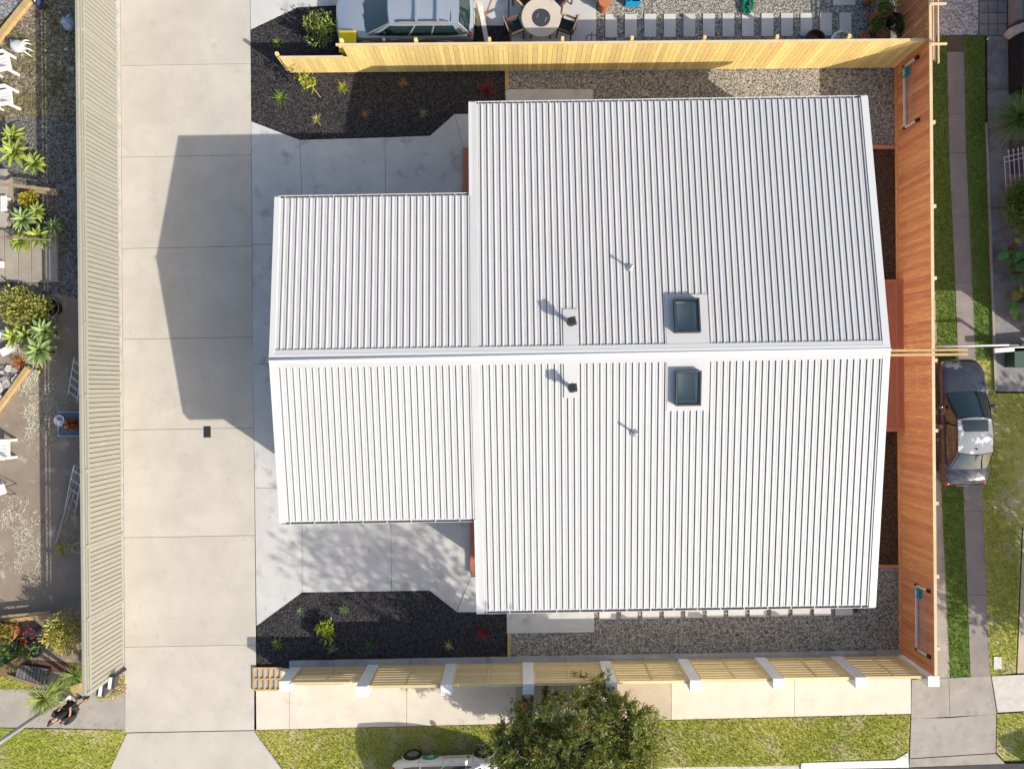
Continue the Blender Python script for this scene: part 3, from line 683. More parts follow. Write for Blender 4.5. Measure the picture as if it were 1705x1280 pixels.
# drain grate
q=W(345,719); dg=thing('drain_grate','dark steel drain grate set in the concrete driveway','drain',(q.x,q.y,0))
board('sump',m_black,dg,-.13,.13,-.2,.2,-.02,.004)
for k in range(7): board('grate_bar',m_dark,dg,-.12+k*.036,-.108+k*.036,-.19,.19,.004,.013)
for k in range(4): board('cross_bar',m_dark,dg,-.13,.13,-.2+k*.13,-.185+k*.13,.005,.012)
# timber bed edgings
for lab,pts in (('pine edging board at the upper bed and gravel boundary',[(841,118),(847,118),(847,150),(841,150)]),('pine edging board between the lower bed and gravel',[(845,1054),(850,1054),(850,1093),(845,1093)])):
    tag(MB().prism(PW(pts),-.06,.04).build('bed_edging',m_edge),lab,'edging')
for lab,pts in (('red timber edging across the upper bark strip',[(1430,243),(1493,243),(1493,248),(1430,248)]),('red timber edging across the lower bark strip',[(1430,940),(1505,940),(1505,944.5),(1430,944.5)])):
    tag(MB().prism(PW(pts),-.06,.05).build('bed_edging',m_red),lab,'edging')
# ================================================================== vehicles
m_glass=mat('dark tinted car glass',(.012,.03,.033),rough=.04,spec=.9,coat=.3)
m_chrome=mat('bright trim',(.75,.76,.78),rough=.2,metal=.9)
m_lamp=mat('lamp lens clear',(.6,.62,.65),rough=.1,spec=.8); m_tail=mat('tail lamp red',(.45,.01,.015),rough=.15,spec=.7)
def smoothstep(a,b,x): t=max(0,min(1,(x-a)/(b-a))); return t*t*(3-2*t)
def lerp(a,b,t): return a+(b-a)*t
def interp(tab,x):
    if x<=tab[0][0]: return tab[0][1]
    for (a,b),(c,d) in zip(tab[:-1],tab[1:]):
        if x<=c: return lerp(b,d,(x-a)/(c-a))
    return tab[-1][1]
def car(name,label,loc,rz,m_body,sp,cat='car',group=None):
    """sp: L length, Wd width, tables along x (rear=-L/2 .. front=L/2)"""
    t=thing(name,label,cat,loc,rz,group); L=sp['L']; hw=sp['Wd']/2
    st=sp['st']                                    # stations
    rings=[]
    for x in st:
        wv=hw*interp(sp['w'],x); zb=interp(sp['belt'],x); zd=interp(sp['deck'],x); zs=interp(sp['sill'],x)
        sec=[(0,zs),(wv*.80,zs),(wv*.94,zs+.06),(wv*.985,lerp(zs,zb,.45)),(wv,lerp(zs,zb,.72)),(wv*.965,zb),(wv*.88,lerp(zb,zd,.72)),(wv*.55,zd),(0,zd+sp.get('crown',.02))]
        ring=[(x,y,z) for y,z in sec]+[(x,-y,z) for y,z in sec[-2:0:-1]]
        rings.append(ring)
    body=MB().loft(rings).build('body',m_body,t,smooth=True,sub=2,fixn=True)
    # greenhouse
    g=sp['gh']; xb0,xb1,xt0,xt1=g['x']; wb=hw*g['wb']; wr=hw*g['wr']; zb=g['zb']; zr=g['zr']; cb=g.get('cb',.12); ct=g.get('ct',.06); crn=g.get('crn',.045)
    wb0=g.get('wb0',wb); wr0=g.get('wr0',wr); wb1=g.get('wb1',wb*.93)
    def base(u,s):    # u along x 0..1, s across -1..1
        ww=interp([(0,wb0*.93),(.2,wb0),(.75,wb),(1,wb1)],u)
        bow=lerp(-cb*.6,cb,u)*(1-s*s) if True else 0
        return Vector((lerp(xb0,xb1,u)+bow*(1 if u in (0,1) else abs(u-.5)*2), s*ww, interp(g['belt'],u) if 'belt' in g else zb))
    def top(u,s):
        ww=interp([(0,wr0),(.35,wr),(.8,wr),(1,wr*.96)],u)
        bow=lerp(-ct,ct,u)*(1-s*s)*abs(u-.5)*2
        return Vector((lerp(xt0,xt1,u)+bow, s*ww, zr+crn*(1-s*s)-g.get('dropf',.03)*max(0,u-.6)/.4-g.get('dropr',.02)*max(0,.4-u)/.4))
    def mid(u,s,v,out=0):
        a=base(u,s); b=top(u,s); p=a.lerp(b,v); k=math.sin(v*math.pi)*.035
        if abs(s)>.999: p.y+=math.copysign(k+out,s); p.z+=out*.5
        return p
    # body coloured shell (sides) + roof
    us=[i/12 for i in range(13)]; vs=[0,.25,.5,.75,1]
    mb=MB()
    for sg in (1,-1):
        rows=[[mid(u,sg,v) for u in us] for v in vs]; mb.loft(rows,False,False)
    ss=[-1,-.75,-.4,0,.4,.75,1]
    for u in (0,1): mb.loft([[base(u,s).lerp(top(u,s),v) for s in ss] for v in vs],False,False)
    cab=mb.build('cabin_frame',m_body,t,smooth=True,fixn=True)
    mb=MB(); mb.loft([[top(u,s)+Vector((0,0,.006)) for s in ss] for u in us],False,False); roof=mb.build('roof',m_body,t,smooth=True,fixn=True)
    # glass panes
    def pane(nm,fn,nu=6,nv=4):
        mb=MB(); mb.loft([[fn(i/nu,j/nv) for i in range(nu+1)] for j in range(nv+1)],False,False); return mb.build(nm,m_glass,t,smooth=True,fixn=True)
    def endp(u,m,off):
        def fn(i,j):
            s=lerp(-1+m,1-m,i); v=lerp(.03,.97,j); p=base(u,s).lerp(top(u,s),v); return p+Vector((off,0,.012))
        return fn
    pane('windscreen',endp(1,.07,.012),10); pane('rear_window',endp(0,.10,-.012),10)
    for sg in (1,-1):
        for (u0,u1,w0,w1) in g['win']:
            def fn(i,j,u0=u0,u1=u1,w0=w0,w1=w1,sg=sg):
                v=lerp(.10,.88,j); u=lerp(lerp(u0,w0,j),lerp(u1,w1,j),i); return mid(u,sg,v,.009)
            pane('side_window',fn,5)
    # wheels
    for x in sp['wheels']:
        for sg in (1,-1):
            r=sp.get('wr',.31); y=hw*.93*sg
            wh=bpy.data.objects.new('wheel',None); C.objects.link(wh); wh.parent=t; wh.location=(x,y,r)
            tm=MB(); prof=[(r*.62,-.1),(r*.93,-.1),(r,-.07),(r,.07),(r*.93,.1),(r*.62,.1)]
            rings=[[(rr*math.cos(a),yy,rr*math.sin(a)) for a in [2*math.pi*k/28 for k in range(28)]] for rr,yy in prof]
            tm.loft(rings,True,False).build('tyre',m_tyre,wh,smooth=True,fixn=True)
            rm=MB(); 
            rm.loft([[(rr*math.cos(a),yy*sg,rr*math.sin(a)) for a in [2*math.pi*k/28 for k in range(28)]] for rr,yy in ((r*.66,.095),(r*.60,.095),(r*.58,.05))],True,False)
            for k in range(10):
                a=2*math.pi*k/10; c_,s_=math.cos(a),math.sin(a)
                rm.bar((c_*.04,.075*sg,s_*.04),(c_*r*.6,.088*sg,s_*r*.6),.035,.02,up=(0,1,0))
            rm.build('rim',m_alu,wh); MB().add([(r*.6*math.cos(2*math.pi*k/24),.045*sg,r*.6*math.sin(2*math.pi*k/24)) for k in range(24)],[tuple(range(24))]).build('brake_disc',m_dark,wh)
            # arch lip
            am=MB(); pts=[(x+ (r+.045)*math.cos(a), hw*1.0*sg*interp(sp['w'],x), r+(r+.045)*math.sin(a)) for a in [math.pi*k/14 for k in range(15)]]
            MB().tube(pts,.018,6).build('wheel_arch',m_body,t,smooth=True)
            MB().add([(x,hw*1.003*sg*interp(sp['w'],x),r)]+[(x+(r+.035)*math.cos(math.pi*k/14),hw*1.003*sg*interp(sp['w'],x),r+(r+.035)*math.sin(math.pi*k/14)) for k in range(15)],[(0,k+1,k+2) for k in range(14)]).build('arch_shade',m_black,t)  # flat black patch paints the wheel well's shade onto the body
    # mirrors, handles, lamps
    for sg in (1,-1):
        xm=lerp(xb0,xb1,.83); mz=zb+.07
        mr=MB(); rings=[]
        for k,(d,s_) in enumerate(((0,.4),(.06,.85),(.14,1),(.20,.8),(.22,.35))):
            rings.append([(xm+.0+.07*s_*math.cos(a)-.05*d, (hw*.93+d)*sg, mz+.075*s_*math.sin(a)) for a in [2*math.pi*q/12 for q in range(12)]])
        mr.loft(rings).build('wing_mirror',sp.get('mm',m_body),t,smooth=True,fixn=True)
        for xh in sp.get('handles',()):
            MB().obox((xh,hw*.992*sg,zb-.12),(.2,.03,.035)).build('door_handle',sp.get('hm',m_body),t)
        for xs_ in sp.get('seams',()):
            MB().obox((xs_,hw*.997*sg,zb-.28),(.008,.012,.5)).build('door_seam',m_black,t)
    for nm,x,y,z,dx,dy,dz,mm in sp.get('lamps',()):
        for sg in (1,-1): 
            mbx=MB(); mbx.obox((0,0,0),(dx,dy,dz)); o=mbx.build(nm,mm,t,smooth=True,sub=2); o.location=(x,y*sg,z); o.rotation_euler=(0,0,sp.get('lrot',0)*sg*(1 if x>0 else -1))
    for x,w_ in sp.get('wipers',()):
        for sy in (-.45,.05):
            a=base(1,sy); b=base(1,sy+.45); MB().bar(a+Vector((.02,0,.03)),b+Vector((-.10,0,.065)),.02,.012).build('wiper',m_black,t)
    for x,z in sp.get('plates',()): MB().obox((x,0,z),(.015,.42,.12)).build('number_plate',m_wpl,t)
    t['_roof']=0
    del t['_roof']
    return t,base,top
m_silver=mat('silver blue car paint',(.50,.545,.60),rough=.28,metal=.55,coat=.5)
p0=W(565,72,.6); L=4.9
wag=dict(L=L,Wd=1.78,st=[-2.45,-2.38,-2.2,-1.7,-1.0,0,.75,1.15,1.6,2.1,2.32,2.45],
 w=[(-2.45,.80),(-2.36,.92),(-2.1,.985),(-1,1),(1,1),(1.7,.97),(2.15,.88),(2.35,.76),(2.45,.62)],
 belt=[(-2.45,.60),(-2.3,.90),(-1.8,.93),(0,.92),(.9,.90),(1.6,.80),(2.2,.68),(2.45,.55)],
 deck=[(-2.45,.64),(-2.3,.94),(-1.8,.97),(.7,.96),(1.1,.965),(1.7,.90),(2.2,.80),(2.38,.70),(2.45,.58)],
 sill=[(-2.45,.35),(-2.2,.22),(2.2,.2),(2.45,.30)],crown=.035,
 gh=dict(x=(-2.28,1.28,-1.95,.38),wb=.93,wr=.74,zb=.93,zr=1.44,cb=.10,ct=.05,win=[(.09,.36,.085,.34),(.38,.585,.36,.60),(.61,.93,.625,.965)]),
 wheels=(-1.42,1.36),wr=.33,handles=(-.55,.35),hm=m_silver,seams=(-.78,.18,1.15),
 lamps=[('tail_lamp',-2.26,.70,.80,.34,.22,.20,m_tail),('headlamp',2.2,.60,.62,.34,.36,.12,m_lamp)],lrot=-.4,wipers=[(0,0)],plates=[(-2.46,.6)])
wg,b_,t_=car('station_wagon','silver station wagon with roof bars parked behind the pine fence',(-3.92,13.08,0),math.pi,m_silver,wag,group=None)
for sg in (1,-1): MB().tube([(-1.6,.60*sg,1.47),(-1.5,.60*sg,1.53),(.05,.60*sg,1.53),(.15,.60*sg,1.47)],.022,8).build('roof_rail',m_dark,wg,smooth=True)
for x in (-.55,-1.28): MB().box(x-.04,x+.04,-.68,.68,1.55,1.585).build('cross_bar',m_alu,wg)
MB().box(-1.72,-1.70,-.6,.6,1.452,1.47).build('tailgate_seam',m_dark,wg)

m_blue=mat('dark blue grey car paint',(.035,.04,.055),(.06,.067,.085),sc=2.2,rough=.22,metal=.2,coat=.6,c3=(.24,.24,.245),sc3=1.7,lo3=.58,hi3=.63,objspace=True)
m_faded=mat('pale blotchy roof paint',(.27,.28,.30),(.22,.23,.25),sc=2,rough=.5,metal=.1,c3=(.60,.60,.60),sc3=2.6,lo3=.56,hi3=.60,objspace=True)  # roof panel paler than the body, with light blotches
sed=dict(L=4.47,Wd=1.74,st=[-2.235,-2.17,-2.0,-1.6,-1.1,0,.6,1.05,1.5,1.9,2.12,2.235],
 w=[(-2.235,.74),(-2.12,.88),(-1.85,.965),(-1,1),(1,1),(1.6,.965),(2.0,.87),(2.15,.76),(2.235,.58)],
 belt=[(-2.235,.66),(-2.1,.86),(-1.6,.90),(0,.89),(.9,.87),(1.6,.77),(2.05,.66),(2.235,.54)],
 deck=[(-2.235,.70),(-2.14,.93),(-1.8,.99),(-1.2,.98),(.6,.94),(1.0,.96),(1.6,.90),(2.0,.80),(2.15,.70),(2.235,.58)],
 sill=[(-2.235,.35),(-2.0,.22),(2.0,.2),(2.235,.30)],crown=.04,
 gh=dict(x=(-1.62,1.02,-.98,.12),wb=.90,wr=.68,zb=.91,zr=1.37,cb=.16,ct=.08,wb0=.75,win=[(.12,.50,.10,.47),(.525,.95,.50,.97)]),
 wheels=(-1.37,1.36),wr=.315,handles=(-.75,.25),hm=m_blue,seams=(-1.0,0,1.0),
 lamps=[('tail_lamp',-2.1,.62,.78,.22,.34,.14,m_tail),('headlamp',2.02,.52,.62,.26,.38,.13,m_lamp)],lrot=-.45,wipers=[(0,0)],plates=[(-2.24,.6)])
cx=(W(1560,700,.7).x+W(1650,700,.9).x)/2+.02; cy=(W(1605,597,.6).y+W(1605,809,.75).y)/2
sd,b_,t_=car('sedan','dark blue sedan with faded roof paint parked on the neighbour\'s wheel strips',(cx,cy,0),R(90+.6),m_blue,sed)
for ch in sd.children:
    if ch.name.startswith('roof'): ch.data.materials[0]=m_faded
sr=MB(); sr.loft([[ (x,y,1.395+.03*(1-(y/.5)**2)-(.02 if x>0 else 0)) for y in (-.42,-.2,0,.2,.42)] for x in (-.28,-.05,.1)],False,False); o=sr.build('sunroof',m_glass,sd,smooth=True,fixn=True); o.location.z=.015
MB().box(.80,.86,-.02,.02,.95,1.0)
MB().tube([(-.86,0,1.40),(-.92,0,1.47)],[.03,.008],8).build('aerial_fin',m_black,sd)

m_wcar=mat('white car paint',(.80,.80,.80),rough=.25,coat=.6); m_green=mat('green door graphic',(.02,.30,.22),rough=.3)
hat=dict(L=4.05,Wd=1.74,st=[-2.02,-1.95,-1.75,-1.3,-.7,.1,.7,1.1,1.5,1.8,1.95,2.02],
 w=[(-2.02,.72),(-1.9,.88),(-1.6,.97),(-.8,1),(.9,1),(1.5,.96),(1.8,.85),(2.02,.6)],
 belt=[(-2.02,.62),(-1.85,.92),(-1.3,.95),(0,.90),(.9,.86),(1.5,.78),(2.02,.55)],
 deck=[(-2.02,.66),(-1.85,.96),(.7,.95),(1.0,.98),(1.5,.92),(1.85,.78),(2.02,.6)],
 sill=[(-2.02,.35),(-1.8,.22),(1.8,.2),(2.02,.30)],crown=.035,
 gh=dict(x=(-1.85,1.2,-1.45,.25),wb=.92,wr=.70,zb=.93,zr=1.46,win=[(.10,.30,.10,.28),(.32,.58,.30,.58),(.60,.93,.60,.955)]),
 wheels=(-1.28,1.25),wr=.325,handles=(-.85,.15),hm=m_wcar,seams=(-1.0,-.15,.9),
 lamps=[('tail_lamp',-1.9,.72,.98,.22,.22,.26,m_tail),('headlamp',1.8,.6,.66,.3,.3,.14,m_lamp)],lrot=-.4,wipers=[(0,0)],plates=[(-2.03,.6)])
xc=W(651,1270,.6).x+2.02
hb,b_,t_=car('hatchback','white hatchback with green door graphic under the bottlebrush tree',(xc,-13.93,-.03),R(1.2),m_wcar,hat)
# door graphics and lettering on the side that faces the house
yv=.878
gm=MB(); ctr=(-.62,.40); pts=[(-1.00,.30),(-.36,.27)]+[(-.65+.33*math.cos(a)*1.05,.30+.38*math.sin(a)) for a in [math.pi*k/16 for k in range(0,15)]]
def sidept(x,z): 
    k=interp(hat['w'],x); zs=.22; zb=interp(hat['belt'],x); f=(z-zs)/(zb-zs)
    return hw_*k*interp([(0,.94),(.45,.985),(.72,1.0),(1,.965)],f)+.004
hw_=.87
gm.add([(x,sidept(x,z)+.004,z) for x,z in pts],[tuple(range(len(pts)))]); gm.build('door_graphic',m_green,hb,fixn=True)
def lettering(txt,x,z,size,mt,parent,name='lettering'):
    cu=bpy.data.curves.new(name,'FONT'); cu.body=txt; cu.size=size; cu.space_character=1.5; cu.extrude=.001
    tmp=bpy.data.objects.new('tmp',cu); C.objects.link(tmp); dg_=bpy.context.evaluated_depsgraph_get(); me=bpy.data.meshes.new_from_object(tmp.evaluated_get(dg_))
    bpy.data.objects.remove(tmp); o=mobj(name,me,mt,parent); 
    if len(me.materials)>0 and me.materials[0] is None: me.materials[0]=mt
    o.matrix_local=Matrix(((-1,0,0,x),(0,0,1,sidept(x,z)+.012),(0,1,0,z),(0,0,0,1))); return o
lettering('ARIZTO',.55,.52,.13,m_dark,hb)
em=MB(); em.add([(.72+.07*math.cos(a),sidept(.7,.55)+.01,.56+.05*math.sin(a)) for a in [2*math.pi*k/16 for k in range(16)]],[tuple(range(16))]); em.build('emblem',m_dark,hb,fixn=True)
for k in range(3): MB().obox((-.62,sidept(-.6,.45)+.008,.50-k*.05),(.18,.004,.022)).build('graphic_text_line',m_wpl,hb)

# ================================================================== garden plants
def strap(mb, o, az, L, wd, el0, droop, seg=4):
    """one arching strap leaf"""
    d=Vector((math.cos(az),math.sin(az),0)); s=Vector((-math.sin(az),math.cos(az),0)); p=Vector(o); el=el0; pts=[]
    for i in range(seg+1):
        f=i/seg; ww=wd*(1-f**1.6)*(.7+.3*min(1,f*4)); pts.append((p-s*ww,p+s*ww))
        p=p+(d*math.cos(el)+Vector((0,0,1))*math.sin(el))*(L/seg); el-=droop/seg
    vs=[q for a in pts for q in a]; mb.add(vs,[(2*i,2*i+1,2*i+3,2*i+2) for i in range(seg)])
def tuft(name,label,px,py,r,h,mt,n=40,wd=.01,z=-.03,cat='plant',group='young plants in the mulch beds'):
    p=W(px,py,.1); mb=MB()
    for k in range(n):
        a=random.uniform(0,6.28); L=random.uniform(.6,1.1)*math.hypot(r,h); el=random.uniform(.45,1.3); strap(mb,(random.gauss(0,.02),random.gauss(0,.02),0),a,L,wd,el,random.uniform(.5,1.3),4)
    o=mb.build(name,mt,None); o.location=(p.x,p.y,z); return tag(o,label,cat,group)
m_g1=leafmat('grassy green leaf',(.20,.27,.05)); m_g2=leafmat('yellow green leaf',(.42,.42,.04)); m_g3=leafmat('straw leaf',(.50,.44,.17)); m_g4=leafmat('copper leaf',(.36,.17,.08)); m_g5=leafmat('grey green leaf',(.24,.32,.15)); m_g6=leafmat('burgundy flax leaf',(.24,.03,.05)); m_g7=leafmat('dark green strap leaf',(.07,.13,.05))
tuft('grass_tuft','low green tuft in the mulch near the driveway, above the pine fence',461,71,.2,.25,m_g1,34,.014)
tuft('grass_tuft','largest green grass tuft in the upper mulch bed',467,163,.32,.3,m_g1,60,.012)
tuft('grass_tuft','yellow green tuft just below the pine fence in sun',571,144,.18,.25,m_g2,34,.014)
tuft('grass_tuft','straw coloured tuft in the sunny part of the upper bed',527,197,.2,.2,m_g3,40,.014)
tuft('grass_tuft','copper tuft at the shadow edge of the upper bed',608,190,.2,.2,m_g4,40,.012)
tuft('grass_tuft','copper tuft in shade just below the pine fence',671,138,.18,.2,m_g4,38,.012)
tuft('grass_tuft','grey green tuft in the shaded upper bed',704,189,.2,.2,m_g5,40,.013)
tuft('flax_plant','burgundy flax with long spiky leaves in the upper bed',810,147,.42,.45,m_g6,30,.018)
tuft('flax_plant','burgundy flax in shade at the end of the lower bed',805,1053,.35,.4,m_g6,24,.015)
tuft('grass_tuft','pale sprig at the foot of the small lemon sapling',504,141,.12,.12,m_g5,16,.01)
tuft('grass_tuft','green tuft in the lower bed beside the driveway corner',462,1073,.22,.25,m_g1,36,.014)
tuft('grass_tuft','grey green tuft at the upper edge of the lower bed',571,1016,.2,.22,m_g5,36,.013)
tuft('grass_tuft','small grey green tuft nearest the patio corner of the lower bed',499,1018,.16,.2,m_g5,26,.012)
tuft('grass_tuft','dark spiky tuft in the middle of the lower bed',618,1073,.26,.3,m_g7,40,.012)
tuft('grass_tuft','tiny dark tuft high in the shaded lower bed',675,1013,.12,.15,m_g7,22,.012)
tuft('grass_tuft','dull yellow tuft near the right end of the lower bed',747,1074,.18,.2,m_g3,26,.012)
tuft('grass_tuft','round pale green tuft below the lime shrub',552,1081,.2,.18,m_g5,44,.015)
tuft('yellow_plant','yellow spiky plant beside the left hoop in the dark yard',98,915,.26,.25,m_g2,24,.016,-.04,group='yellow plants by the cream fence')
tuft('yellow_plant','yellow spiky plant nearer to the wire hoop',117,910,.22,.25,m_g2,22,.016,-.04,group='yellow plants by the cream fence')

def shrub(name,label,px,py,r,h,mt,n=1500,leaf=(.09,.02),lobes=9,z=0,cat='shrub',up=.35,stem=True,flat=1.0,group=None,seed=1,zref=None):
    rs=np.random.RandomState(seed); np.random.seed(seed)
    p=W(px,py,h*.6 if zref is None else zref); t=thing(name,label,cat,(p.x,p.y,z),0,group)
    cs=[]
    for k in range(lobes):
        a=rs.rand()*6.28; q=r*.62*math.sqrt(rs.rand()); cs.append((math.cos(a)*q,math.sin(a)*q,h*(.35+.42*rs.rand()),r*(.34+.24*rs.rand())))
    Ps=[];Ns=[]
    for i in range(n):
        c=cs[rs.randint(len(cs))]; d=rs.randn(3); d/=np.linalg.norm(d); d[2]=abs(d[2])*1.0 if rs.rand()<.75 else d[2]
        q=c[3]*(.55+.5*rs.rand()**.6); Ps.append([c[0]+d[0]*q,c[1]+d[1]*q,max(.03,c[2]+d[2]*q*min(1,h/(2*r))*flat)]); Ns.append([d[0],d[1],d[2]+up])
    V,F=leaves(np.array(Ps),np.array(Ns),leaf[0],leaf[1],.55)
    mobj('foliage',npmesh('foliage',V,F),mt,t,kind='stuff')
    if stem:
        mb=MB()
        for c in cs[:6]: mb.tube([(0,0,0),(c[0]*.4,c[1]*.4,c[2]*.5),(c[0],c[1],c[2])],[.02,.014,.006],5)
        mb.build('stem',m_stem,t)
    return t
m_lime=leafmat('lime shrub leaf',(.40,.46,.06)); m_fresh=leafmat('fresh shrub leaf',(.30,.36,.07)); m_lemon=leafmat('lemon leaf',(.42,.42,.03))
m_var=leafmat('variegated leaf',(.52,.46,.12),.55); m_hedge=leafmat('hedge leaf',(.20,.30,.05),.5); m_succ=leafmat('succulent leaf',(.34,.33,.08),.45); m_ygold=leafmat('gold groundcover leaf',(.50,.42,.04),.4); m_orange=leafmat('orange bromeliad leaf',(.42,.13,.03),.4)
shrub('sapling_shrub','airy pale green shrub beside the silver wagon bonnet',529,42,.62,1.1,m_fresh,800,(.10,.022),11,-.03)
shrub('lime_shrub','bright lime green shrub lit by sun in the lower bed',541,1052,.36,.6,m_lime,260,(.17,.028),7,-.03)
# lemon sapling
p=W(533,162); t=thing('lemon_sapling','slender sapling with yellow green leaves leaning below the pine fence','sapling',(p.x,p.y,-.03))
MB().tube([(0,0,0),(-.08,.10,.5),(-.16,.16,.95),(-.2,.2,1.2)],[.016,.014,.012,.006],6).build('trunk',m_twig,t)
Pp=np.array([[-.16,.16,1.0]])+np.random.randn(110,3)*np.array([.14,.15,.2]); V,F=leaves(Pp,np.random.randn(110,3)*.3+np.array([0,0,.3]),.13,.035); mobj('foliage',npmesh('foliage',V,F),m_lemon,t,kind='stuff')

# --- agaves: each leaf a part
def agave_leafmesh(L,wd,cup,el0,droop):
    mb=MB(); seg=6; p=Vector((.03,0,0)); el=el0; rows=[]
    for i in range(seg+1):
        f=i/seg; ww=wd*math.sin(math.pi*min(1,.16+f*.84)**.85)*(1 if f<1 else 0)+.002; up=Vector((-math.sin(el),0,math.cos(el)))
        rows.append([p+Vector((0,-ww,0))+up*cup*ww,p+Vector((0,-ww*.5,0))+up*cup*ww*.25,p,p+Vector((0,ww*.5,0))+up*cup*ww*.25,p+Vector((0,ww,0))+up*cup*ww])
        p=p+Vector((math.cos(el),0,math.sin(el)))*(L/seg); el-=droop/seg
    mb.loft(rows,False,False); me=mb.mesh('leaf'); me.polygons.foreach_set('use_smooth',[True]*len(me.polygons)); return me
AG={}
for nm,mt in (('g',m_leafA),('b',m_leafB)):
    for k,(el,dr) in enumerate(((.25,.5),(.6,.6),(1.0,.5),(1.3,.3))):
        me=agave_leafmesh([.52,.50,.42,.28][k],[.085,.08,.07,.05][k],.45,el,dr); me.materials.append(mt); AG[nm,k]=me
def agave(label,px,py,r,h,kind='g',n=22):
    p=W(px,py,h); t=thing('agave',label,'agave',(p.x,p.y,0),random.uniform(0,6),'agaves along the left yard')
    MB().tube([(0,0,-.05),(.02,.01,h*.5),(0,0,h+.03)],[.07,.06,.05],8).build('trunk',m_stem,t)
    for k in range(n):
        ring=0 if k<n*.36 else 1 if k<n*.68 else 2 if k<n*.88 else 3
        o=bpy.data.objects.new('leaf',AG[kind,ring]); C.objects.link(o); o.parent=t; o.location=(0,0,h+.01*ring)
        o.rotation_euler=(0,random.uniform(-.12,.12),k*2.399+random.uniform(-.15,.15)); s=r/.5*random.uniform(.85,1.1); o.scale=(s,s,s)
agave('topmost agave rosette of the upper left clump',24,231,.48,.45)
agave('largest agave rosette in the upper left clump',26,256,.55,.6)
agave('right-hand agave rosette of the upper left clump by the fence shadow',60,273,.46,.45)
agave('agave rosette at the upper left of the middle clump',41,367,.5,.5,'b')
agave('agave rosette at the top right of the middle clump',64,353,.36,.35)
agave('agave rosette at the lower right of the middle clump, under the rail',67,396,.46,.45)
agave('agave rosette at the lower left of the middle clump',36,403,.42,.4)
agave('dim agave rosette in the fence shadow beside the middle clump',92,378,.36,.3,'b')
agave('blue green agave rosette at the top of the lower clump',76,553,.55,.5,'b')
agave('front agave rosette of the lower clump, above the toys',68,585,.58,.6,'b',26)
agave('leftmost agave rosette of the lower clump',24,562,.42,.4)
agave('small agave rosette in the middle of the lower clump',44,560,.38,.4)
shrub('ground_cover','gold and red groundcover between two agave clumps',47,335,.42,.35,m_ygold,900,(.07,.025),9)
shrub('succulent_bush','large bushy yellow green succulent beside the steps',40,513,.85,.8,m_succ,1500,(.15,.035),14,seed=3)
shrub('succulent_bush','smaller pale succulent at the right of the large one',73,507,.32,.5,m_succ,300,(.14,.03),5,seed=4)
tuft('bromeliad','orange bromeliad below the lower agave clump',34,603,.3,.3,m_orange,46,.02,0,group='bromeliads')
tuft('bromeliad','reddish bromeliad tucked above the blue green agave',66,528,.22,.3,leafmat('rust leaf',(.30,.13,.07)),30,.016,0,group='bromeliads')
shrub('variegated_shrub','cream and green variegated shrub against the cream fence',108,1056,.72,1.3,m_var,2200,(.13,.022),13,seed=5,flat=1.3)
def yucca(label,px,py,h,n,L,wd,mt,z0=0,name='yucca',trunk=.07):
    p=W(px,py,h); t=thing(name,label,'yucca',(p.x,p.y,z0)); mb=MB()
    MB().tube([(0,0,-.05),(.03,.0,h*.5),(0,0,h)],[trunk*1.2,trunk,trunk*.8],8).build('trunk',m_stem,t)
    for k in range(n):
        strap(mb,(0,0,h+random.uniform(-.15,.1)),k*2.399,L*random.uniform(.7,1.1),wd,random.uniform(-.2,1.25),random.uniform(.2,.8),4)
    mb.build('foliage',mt,t,kind='stuff'); return t
m_yuc=leafmat('yucca leaf',(.34,.40,.10),.45); m_yuc2=leafmat('yucca leaf deep',(.22,.30,.07),.5)
yucca('bushy yucca overhanging the footpath beside the lamp post',75,1161,1.5,150,.75,.022,m_yuc)
yucca('smaller yucca close to the end of the cream fence',126,1122,.9,90,.6,.02,m_yuc2)
yucca('second head of the footpath yucca leaning towards the fence',100,1143,1.0,80,.6,.02,m_yuc2)
yucca('large dark green grass tree beside the neighbour\'s path',1697,198,.7,330,1.15,.022,leafmat('dark strap leaf',(.20,.30,.09),.55),name='strap_leaf_clump')
shrub('hedge_bush','dense green hedge bush below the white gate',1710,342,.95,.95,m_hedge,5200,(.085,.032),20,seed=6,zref=.6)
shrub('hedge_bush','green bush above the strap leaved clump at the right edge',1712,150,.4,.8,m_hedge,700,(.08,.025),8,seed=7)
# big leaved taro plants, each leaf a part
tm=MB(); out=[]
for k in range(20):
    a=2*math.pi*k/20; r_=1+.25*math.cos(a); out.append((r_*math.cos(a)*.5+.25,r_*math.sin(a)*.42,.06*math.cos(2*a)))
tm.add([(0.2,0,.05)]+out,[(0,i+1,(i+1)%20+1) for i in range(20)]); taro_me=tm.mesh('leaf'); taro_me.materials.append(mat('taro leaf',(.09,.20,.04),(.06,.15,.04),sc=3,rough=.5,rnd=.45,c3=(.30,.32,.03),sc3=.5,lo3=.55,hi3=.65,trans=.2,huern=.04))
def taro(label,px,py,n,seed):
    random.seed(seed); p=W(px,py,.5); t=thing('taro_plant',label,'plant',(p.x,p.y,0),0,'big leaved plants by the neighbour path')
    for k in range(n):
        a=random.uniform(0,6.28); d=random.uniform(.1,.55); h=random.uniform(.35,.8); x,y=math.cos(a)*d,math.sin(a)*d
        lf=bpy.data.objects.new('leaf',taro_me); C.objects.link(lf); lf.parent=t; lf.location=(x,y,h); s=random.uniform(.18,.36); lf.scale=(s,s,s); lf.rotation_euler=(random.uniform(-.3,.3),random.uniform(.0,.5),a)
        MB().tube([(0,0,0),(x*.5,y*.5,h*.7),(x,y,h)],[.014,.012,.008],5).build('stalk',m_stem,t)
taro('big leaved plant with a yellowing leaf nearest the grey path',1692,412,17,3)
taro('big leaved plant at the right edge below the yellowing one',1702,450,22,4)
